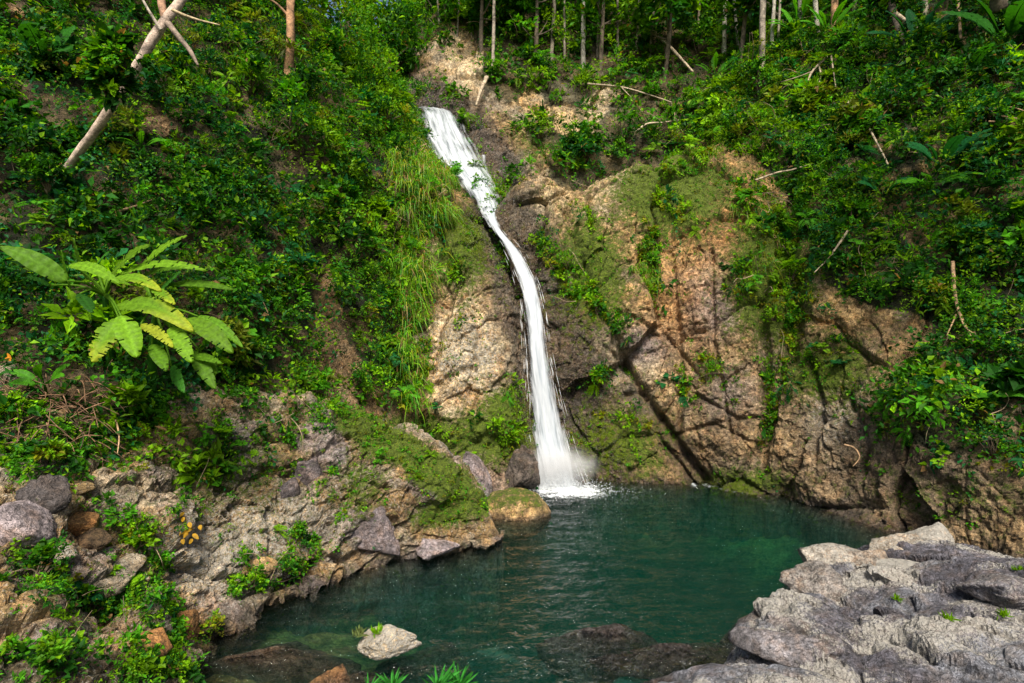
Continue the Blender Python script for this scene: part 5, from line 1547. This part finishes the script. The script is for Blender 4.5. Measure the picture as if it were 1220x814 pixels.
PALEW = np.array([0.42, 0.33, 0.22]); BRW = np.array([0.24, 0.15, 0.08])
branch("branch", "bare pale branch leaning down to a green leaf on the right slope", "branch", [([(1010, 122), (1028, 142), (1042, 165), (1058, 196)], 0.045), ([(1028, 142), (1020, 128)], 0.02)], PALEW)
branch("root", "reddish hanging root that forks above the brown hollow", "root", [([(1135, 312), (1137, 345), (1142, 370), (1160, 408)], 0.06), ([(1141, 368), (1150, 390), (1168, 402)], 0.035), ([(1139, 375), (1128, 400)], 0.03)], BRW * 1.4)
branch("root", "tangled pale root cluster hanging left of the dark leaning stem", "root", [([(985, 68), (968, 85), (958, 105), (937, 128)], 0.04), ([(975, 78), (978, 92), (970, 112)], 0.03), ([(990, 66), (993, 85), (996, 105)], 0.03), ([(968, 85), (950, 92), (930, 98)], 0.022)], PALEW * .8)
branch("branch", "pale broken pole leaning at the forest edge above the gully", "branch", [([(778, 38), (800, 58), (826, 86)], 0.06)], PALEW * 1.1)
branch("branch", "white fallen pole lying below the lone grey trunk", "branch", [([(1062, 12), (1080, 25), (1098, 36)], 0.07)], PALEW * 1.1)
branch("branch", "white fallen pole leaning beside the slim white trunk", "branch", [([(913, 4), (928, 20), (940, 34)], 0.07)], PALEW * 1.1)
branch("trunk_stem", "black leaning stem at the top right among dark leaves", "stem", [([(1058, -10), (1066, 22), (1078, 55)], 0.13)], DARKB)
branch("vine", "thin brown vine stem hanging down the upper right slope", "vine", [([(1141, -5), (1144, 40), (1148, 75), (1153, 100)], 0.05)], BRW)
branch("branch", "thin bare branch reaching left above the right dome", "branch", [([(700, 100), (740, 104), (770, 112), (800, 122)], 0.035), ([(740, 104), (752, 116)], 0.02)], PALEW * .8)
branch("branch", "pale curved twig over the crest of the dome", "branch", [([(758, 158), (770, 148), (790, 146), (810, 143)], 0.04)], PALEW)
branch("branch", "short broken stump pole above the grey rock wall", "branch", [([(580, 92), (573, 108), (567, 126)], 0.07)], PALEW * .9)
branch("branch", "forked dead branch hanging right of the banana plant", "branch", [([(316, 318), (312, 342), (302, 362), (295, 378)], 0.05), ([(312, 342), (325, 330), (340, 338)], 0.025), ([(308, 350), (318, 370), (324, 388)], 0.022)], BRW * 1.3)
branch("branch", "short pale stick leaning under the forked dead branch", "branch", [([(318, 410), (310, 420), (304, 430)], 0.035)], PALEW)
branch("branch", "dry stick poking out of the dark leaves above the banana plant", "branch", [([(140, 252), (160, 246), (184, 237)], 0.045)], BRW * 1.5)
branch("branch", "long thin bare stalk arching over the bare overhang on the right", "branch", [([(1010, 275), (1000, 290), (985, 310), (970, 325)], 0.04)], PALEW * .8)
branch("branch", "bundle of dry brown brush at the right edge under the dark leaves", "branch", [([(1180, 135), (1200, 140), (1225, 143)], 0.05), ([(1178, 145), (1200, 146), (1225, 152)], 0.04), ([(1185, 130), (1205, 128), (1225, 134)], 0.03)], BRW * 1.3)
branch("branch", "long thin branch slanting across the slope below the root cluster", "branch", [([(900, 215), (925, 206), (945, 202), (968, 195)], 0.035)], PALEW * .9)
branch("branch", "thin curved twig near the water under the right cleft", "branch", [([(1006, 530), (1018, 534), (1024, 545), (1016, 556)], 0.03)], BRW * 1.6)
branch("branch", "thin dry stalk standing on the left bank below the fern", "branch", [([(138, 500), (142, 520), (140, 540)], 0.03)], BRW * 1.8)

# dead brush heap on the left bank
acc = Acc()
rng = np.random.default_rng(61)
for _ in range(150):
    px, py = rng.uniform(0, 125), rng.uniform(455, 535)
    q, m = surf(px, py)
    q = q + m * rng.uniform(0.05, 0.3)
    d = nz(np.array([rng.normal() * 1.0, -0.25 + 0.3 * rng.normal(), rng.normal() * 0.5 - 0.1]))
    L = rng.uniform(0.25, 0.7)
    acc.tube([q, q + d * L * .5 + rng.normal(size=3) * .04, q + d * L + np.array([0, 0, -.08])], [0.008, 0.007, 0.003], 4, np.array([0.24, 0.13, 0.07]) * rng.uniform(0.5, 1.4), steps=3)
tag(acc.done("dead_brush", M_BARK), "tangle of dry reddish brown stalks on top of the left bank", kind="stuff")


# ------------------------------------------------------------------ stones
def boulder(pos, size, label, col, seed, mat=M_BANK, name="boulder", cat="boulder", lich=0.4, moss=0.15, wet=0.0, rot=0.0, cell=0.9, sub=5, group=None, sharp=1.0, paint=None):
    sharp_k = min(sharp, 1.0) * 0.95 if sharp > 0.5 else 0.3
    import bmesh
    sub = 4 if max(size) < 0.36 else sub
    bm = bmesh.new()
    bmesh.ops.create_icosphere(bm, subdivisions=sub, radius=1)
    d = np.array([v.co[:] for v in bm.verts]); F = np.array([[v.index for v in f.verts] for f in bm.faces])
    bm.free()
    size = np.asarray(size, float)
    s0 = seed * 3.3
    rs = np.random.default_rng(seed + 900)
    pn = nz(rs.normal(size=(15, 3)) * np.array([1, 1, 0.8])); ph = rs.uniform(0.72, 1.0, 15)
    cut = ph / np.maximum(d @ pn.T, 0.05)
    kk = 26.0
    rr_ = -np.log(np.exp(-kk * np.minimum(cut, 2.0)).sum(1)) / kk
    q = d * (rr_ * sharp_k + (1 - sharp_k))[:, None]
    a, _ = facets(d * 1.0 + s0, cell, (1, 1, 1), 0.55, 0.2, 0.08, None, 0.25, seed * 1.7)
    b, _ = facets(d + s0, cell * .35, (1, 1, 1), 0.5, 0.2, 0.1, None, 0.3, seed * 0.7)
    r = 1.08 + sharp * (0.07 * a + 0.04 * b) + 0.10 * fbm(d * 1.2 + s0, 3) + 0.035 * fbm(d * 7 + s0, 3)
    V = q * r[:, None] * size
    cz, sz_ = math.cos(rot), math.sin(rot)
    V = np.stack([V[:, 0] * cz - V[:, 1] * sz_, V[:, 0] * sz_ + V[:, 1] * cz, V[:, 2]], 1) + np.asarray(pos)
    n = len(V)
    c = np.tile(np.asarray(col, float), (n, 1)) * (1 + 0.3 * fbm(V * 1.7 + seed, 3))[:, None]
    wetm = np.maximum(wet, sst(0.16, 0.02, V[:, 2] + 0.08 * fbm(V * 3, 2)))
    c = lerp(c, DARK * 1.8, 0.7 * wetm * (V[:, 2] > -2))
    ml = np.full(n, moss)
    if paint:
        ml = paint(V, d)
    o = build(name, V, F, mat, col=c, attrs=dict(lichen=np.full(n, lich), moss=ml, wet=wetm))
    return tag(o, label, cat, group)


def bould(px, py, w, h, label, col, seed, depth=0.8, push=0.25, **kw):
    """stone seen centred at (px, py), w x h photo pixels, half sunk in the bank"""
    q, m = surf(px, py)
    k = q[1] / FPX
    return boulder(q + np.array([0, push * w * k * 0.5, 0]) * 0.5 - m * min(w, h) * k * 0.12, (w * k / 2, w * k / 2 * depth, h * k / 2), label, col, seed, group="stones along the shore and bank", **kw)


bould(22, 630, 90, 62, "big smooth purplish grey boulder at the left edge of the bank", PURP * 1.25, 3, lich=0.1, rot=0.2, sharp=0.6, moss=0)
bould(55, 597, 42, 34, "dark blue grey stone behind the big purplish boulder", DARK * 2.2, 4, lich=0)
bould(98, 626, 44, 26, "rusty orange flat stone beside the bright green shrub", ORANGE * 1.1, 5, lich=0.1, moss=0)
bould(62, 655, 40, 26, "pale lichen covered stone against the big purplish boulder", PALE * 0.9, 6, lich=0.8)
bould(88, 576, 34, 20, "flat brown stone above the orange stone", TAN * 0.8, 7)
bould(105, 645, 46, 22, "dark brown stone under the orange stone", BROWN * 0.6, 8, lich=0)
bould(125, 692, 68, 30, "long grey slab tilted above the lower shrubs", GREY * 1.3, 9, rot=0.3, lich=0.5)
bould(310, 680, 34, 24, "reddish tan stone above the shore shrub", TAN * 1.05, 11)
bould(220, 752, 34, 36, "reddish brown stone beside the round bright bush at the shore corner", ORANGE * 0.65, 13, lich=0.2)
bould(165, 775, 60, 26, "orange brown stone near the bottom left", ORANGE * 0.75, 14, lich=0.2)
bould(365, 560, 40, 32, "dark purple stone on top of the bank beside the mossy ridge", PURP * 0.6, 16, lich=0.1)
bould(345, 585, 26, 30, "dark narrow stone under the purple bank stone", PURP * 0.5, 17, lich=0.1)
bould(450, 640, 50, 40, "wet striped purple rock at the waterline under the mossy ridge", PURP, 20, lich=0.1)
bould(520, 655, 54, 16, "low violet grey ledge stone at the waterline", PURP * 1.3, 21, lich=0.4)

# smooth boulder at the foot of the fall
def moss_top(V, d):
    return 0.15 + 0.5 * sst(0.2, 0.9, d[:, 2]) * sst(0.3, -0.5, d[:, 0]) * 0 + 0.42 * sst(0.1, 0.8, d[:, 2])


boulder(P(612, 612, 15.6), (0.95, 0.8, 0.62), "smooth tan boulder at the water edge left of the fall's foot", TAN * 1.05, 41, M_CLIFF, lich=0.2, sharp=0.25, paint=moss_top, rot=-0.2)
boulder(P(566, 585, 15.9), (0.5, 0.6, 0.9), "upright grey rock leaning behind the smooth tan boulder", PURP * 1.05, 42, M_CLIFF, lich=0.3, sharp=0.6)
boulder(P(622, 560, 17.3), (0.45, 0.5, 0.62), "dark wet rock touching the left side of the fall's foot", np.array([0.12, 0.095, 0.075]), 43, M_CLIFF, lich=0.1, wet=0.5)
# little rock island in the shallow water
boulder(P(455, 767, 8.45), (0.37, 0.3, 0.15), "small pale stone island with plants in the dark shallow water", PALE * 1.15, 44, lich=0.9, sharp=0.9, moss=0.05)
boulder(S(425, 7.9, -0.26), (0.38, 0.36, 0.26), "dark olive stone just under the water beside the stone island", OLIVE * 0.8, 45, lich=0, moss=0.2)
boulder(S(398, 7.8, -0.29), (0.24, 0.3, 0.24), "orange brown stone under the shallow water at the bottom edge", ORANGE * 0.9, 46, lich=0, moss=0)
boulder(S(705, 9.35, -0.56), (0.55, 0.42, 0.30), "dark flat rock under the green water at lower centre", DARK * 1.2, 47, lich=0, moss=0)
boulder(S(768, 8.5, -0.19), (0.52, 0.26, 0.13), "black rock just breaking the surface at lower centre", DARK, 48, lich=0, moss=0, wet=1)
boulder(S(840, 9.0, -0.46), (0.6, 0.45, 0.3), "brown sunken rock beside the grey rock shelf", BROWN * 0.5, 49, lich=0, moss=0)
boulder(S(330, 9.0, -0.58), (0.8, 0.6, 0.35), "brown sunken rock near the left shore", BROWN * 0.9, 50, lich=0, moss=0.1)
boulder(S(500, 9.4, -0.95), (0.9, 0.6, 0.4), "olive sunken rock behind the stone island", OLIVE * 0.7, 51, lich=0, moss=0.2)

# blocks lying on the grey rock shelf
for j, (px, py, d, w, h, lab, cc, li) in enumerate([
        (1108, 647, 11.6, 66, 46, "pale rounded block crowning the far end of the rock shelf", np.array([0.40, 0.36, 0.31]), 0.9), (1070, 655, 11.4, 52, 36, "tan mottled block left of the crowning block", np.array([0.30, 0.25, 0.19]), 0.7), (1000, 662, 11.0, 80, 34, "mottled tan block at the left shoulder of the rock shelf", np.array([0.33, 0.29, 0.24]), 0.7),
        (1035, 668, 10.7, 50, 30, "brown block behind the left shoulder of the shelf", np.array([0.24, 0.20, 0.16]), 0.5), (975, 690, 10.0, 62, 44, "rounded brown grey block at the left edge of the shelf", np.array([0.22, 0.195, 0.175]), 0.5), (1205, 700, 8.2, 70, 36, "dark topped block at the right edge of the shelf", np.array([0.15, 0.14, 0.15]), 0.5),
        (938, 772, 7.4, 64, 36, "low grey block at the waterline of the shelf", np.array([0.19, 0.175, 0.18]), 0.3), (1090, 680, 10.2, 90, 30, "lichen white block in the middle of the shelf top", np.array([0.30, 0.28, 0.26]), 1.0)]):
    k = d / FPX
    boulder(P(px, py + h * 0.15, d), (w * k / 2, w * k / 2 * 0.75, h * k / 2), lab, cc, 60 + j, M_OUT, "rock_block", "rock", lich=li, moss=0.05, rot=-0.5, sharp=1.1, group="blocks on the grey rock shelf")

# plants on the stone island and small plants on the shelf
def tuft(q, length, label, group, col):
    rng = np.random.default_rng(int(abs(q[0]) * 1000))
    e = empty("tuft", q, label, "plant", group)
    n = 34
    base = q + rng.normal(size=(n, 3)) * np.array([0.25, 0.2, 0.04]) * length
    ax = rng.normal(size=(n, 3)) * 0.75 + np.array([0, -0.1, 0.9])
    V, F, c = leaves(base, ax, np.array([0, -0.8, 0.5]) + rng.normal(size=(n, 3)) * 0.4, length * rng.uniform(0.5, 1.1, n), 0.1, col * rng.uniform(0.6, 1.4, (n, 1)), True, 0.3)
    build("foliage", V, F, M_LEAF, e, c, False)


tuft(P(428, 757, 8.4), 0.15, "grey green feathery tuft on the left end of the stone island", "tufts on the stone island", np.array([0.14, 0.18, 0.06]))
tuft(P(450, 754, 8.35), 0.13, "green feathery tuft on top of the stone island", "tufts on the stone island", BRIGHT)
for px, py, lab in ((1068, 713, "tiny yellowish plant in a crack of the rock shelf"), (1130, 735, "small green tuft in the lower crack of the rock shelf"), (1195, 730, "flat green tuft near the right end of the rock shelf"), (1215, 680, "yellow green tuft at the far right of the rock shelf")):
    tuft(surf(px, py)[0], 0.11, lab, "small tufts in the rock shelf", BRIGHT * 0.8)
# yellow fading leaves
e = empty("yellow_plant", surf(217, 622)[0], "small plant with round yellow orange leaves on the left bank", "plant")
rng = np.random.default_rng(9)
q0, m0 = surf(217, 622)
for j in range(12):
    B0 = q0 + m0 * 0.12 + np.array([rng.normal() * .09, rng.normal() * .05, rng.normal() * .17])
    big_leaf(B0, B0 + np.array([rng.normal() * .05, -.03, -.07]), 0.07, np.array([0.45, 0.26, 0.02]) * rng.uniform(0.7, 1.1), rng, e, 0.05, None, 0)
q0, m0 = surf(5, 433)
e = empty("fallen_leaf", q0 + m0 * .4, "single orange leaf at the left edge above the bright shrub", "leaf")
big_leaf(q0 + m0 * .4, q0 + m0 * .42 + np.array([.16, -.05, -.1]), 0.1, np.array([0.6, 0.22, 0.01]), rng, e, 0.1, None, 0)
print("TRIS", sum(len(o.data.loop_triangles) if o.data.loop_triangles else sum(len(p.vertices) - 2 for p in o.data.polygons) if len(o.data.polygons) < 3000 else 2 * len(o.data.polygons) for o in COL.objects if o.type == 'MESH'))
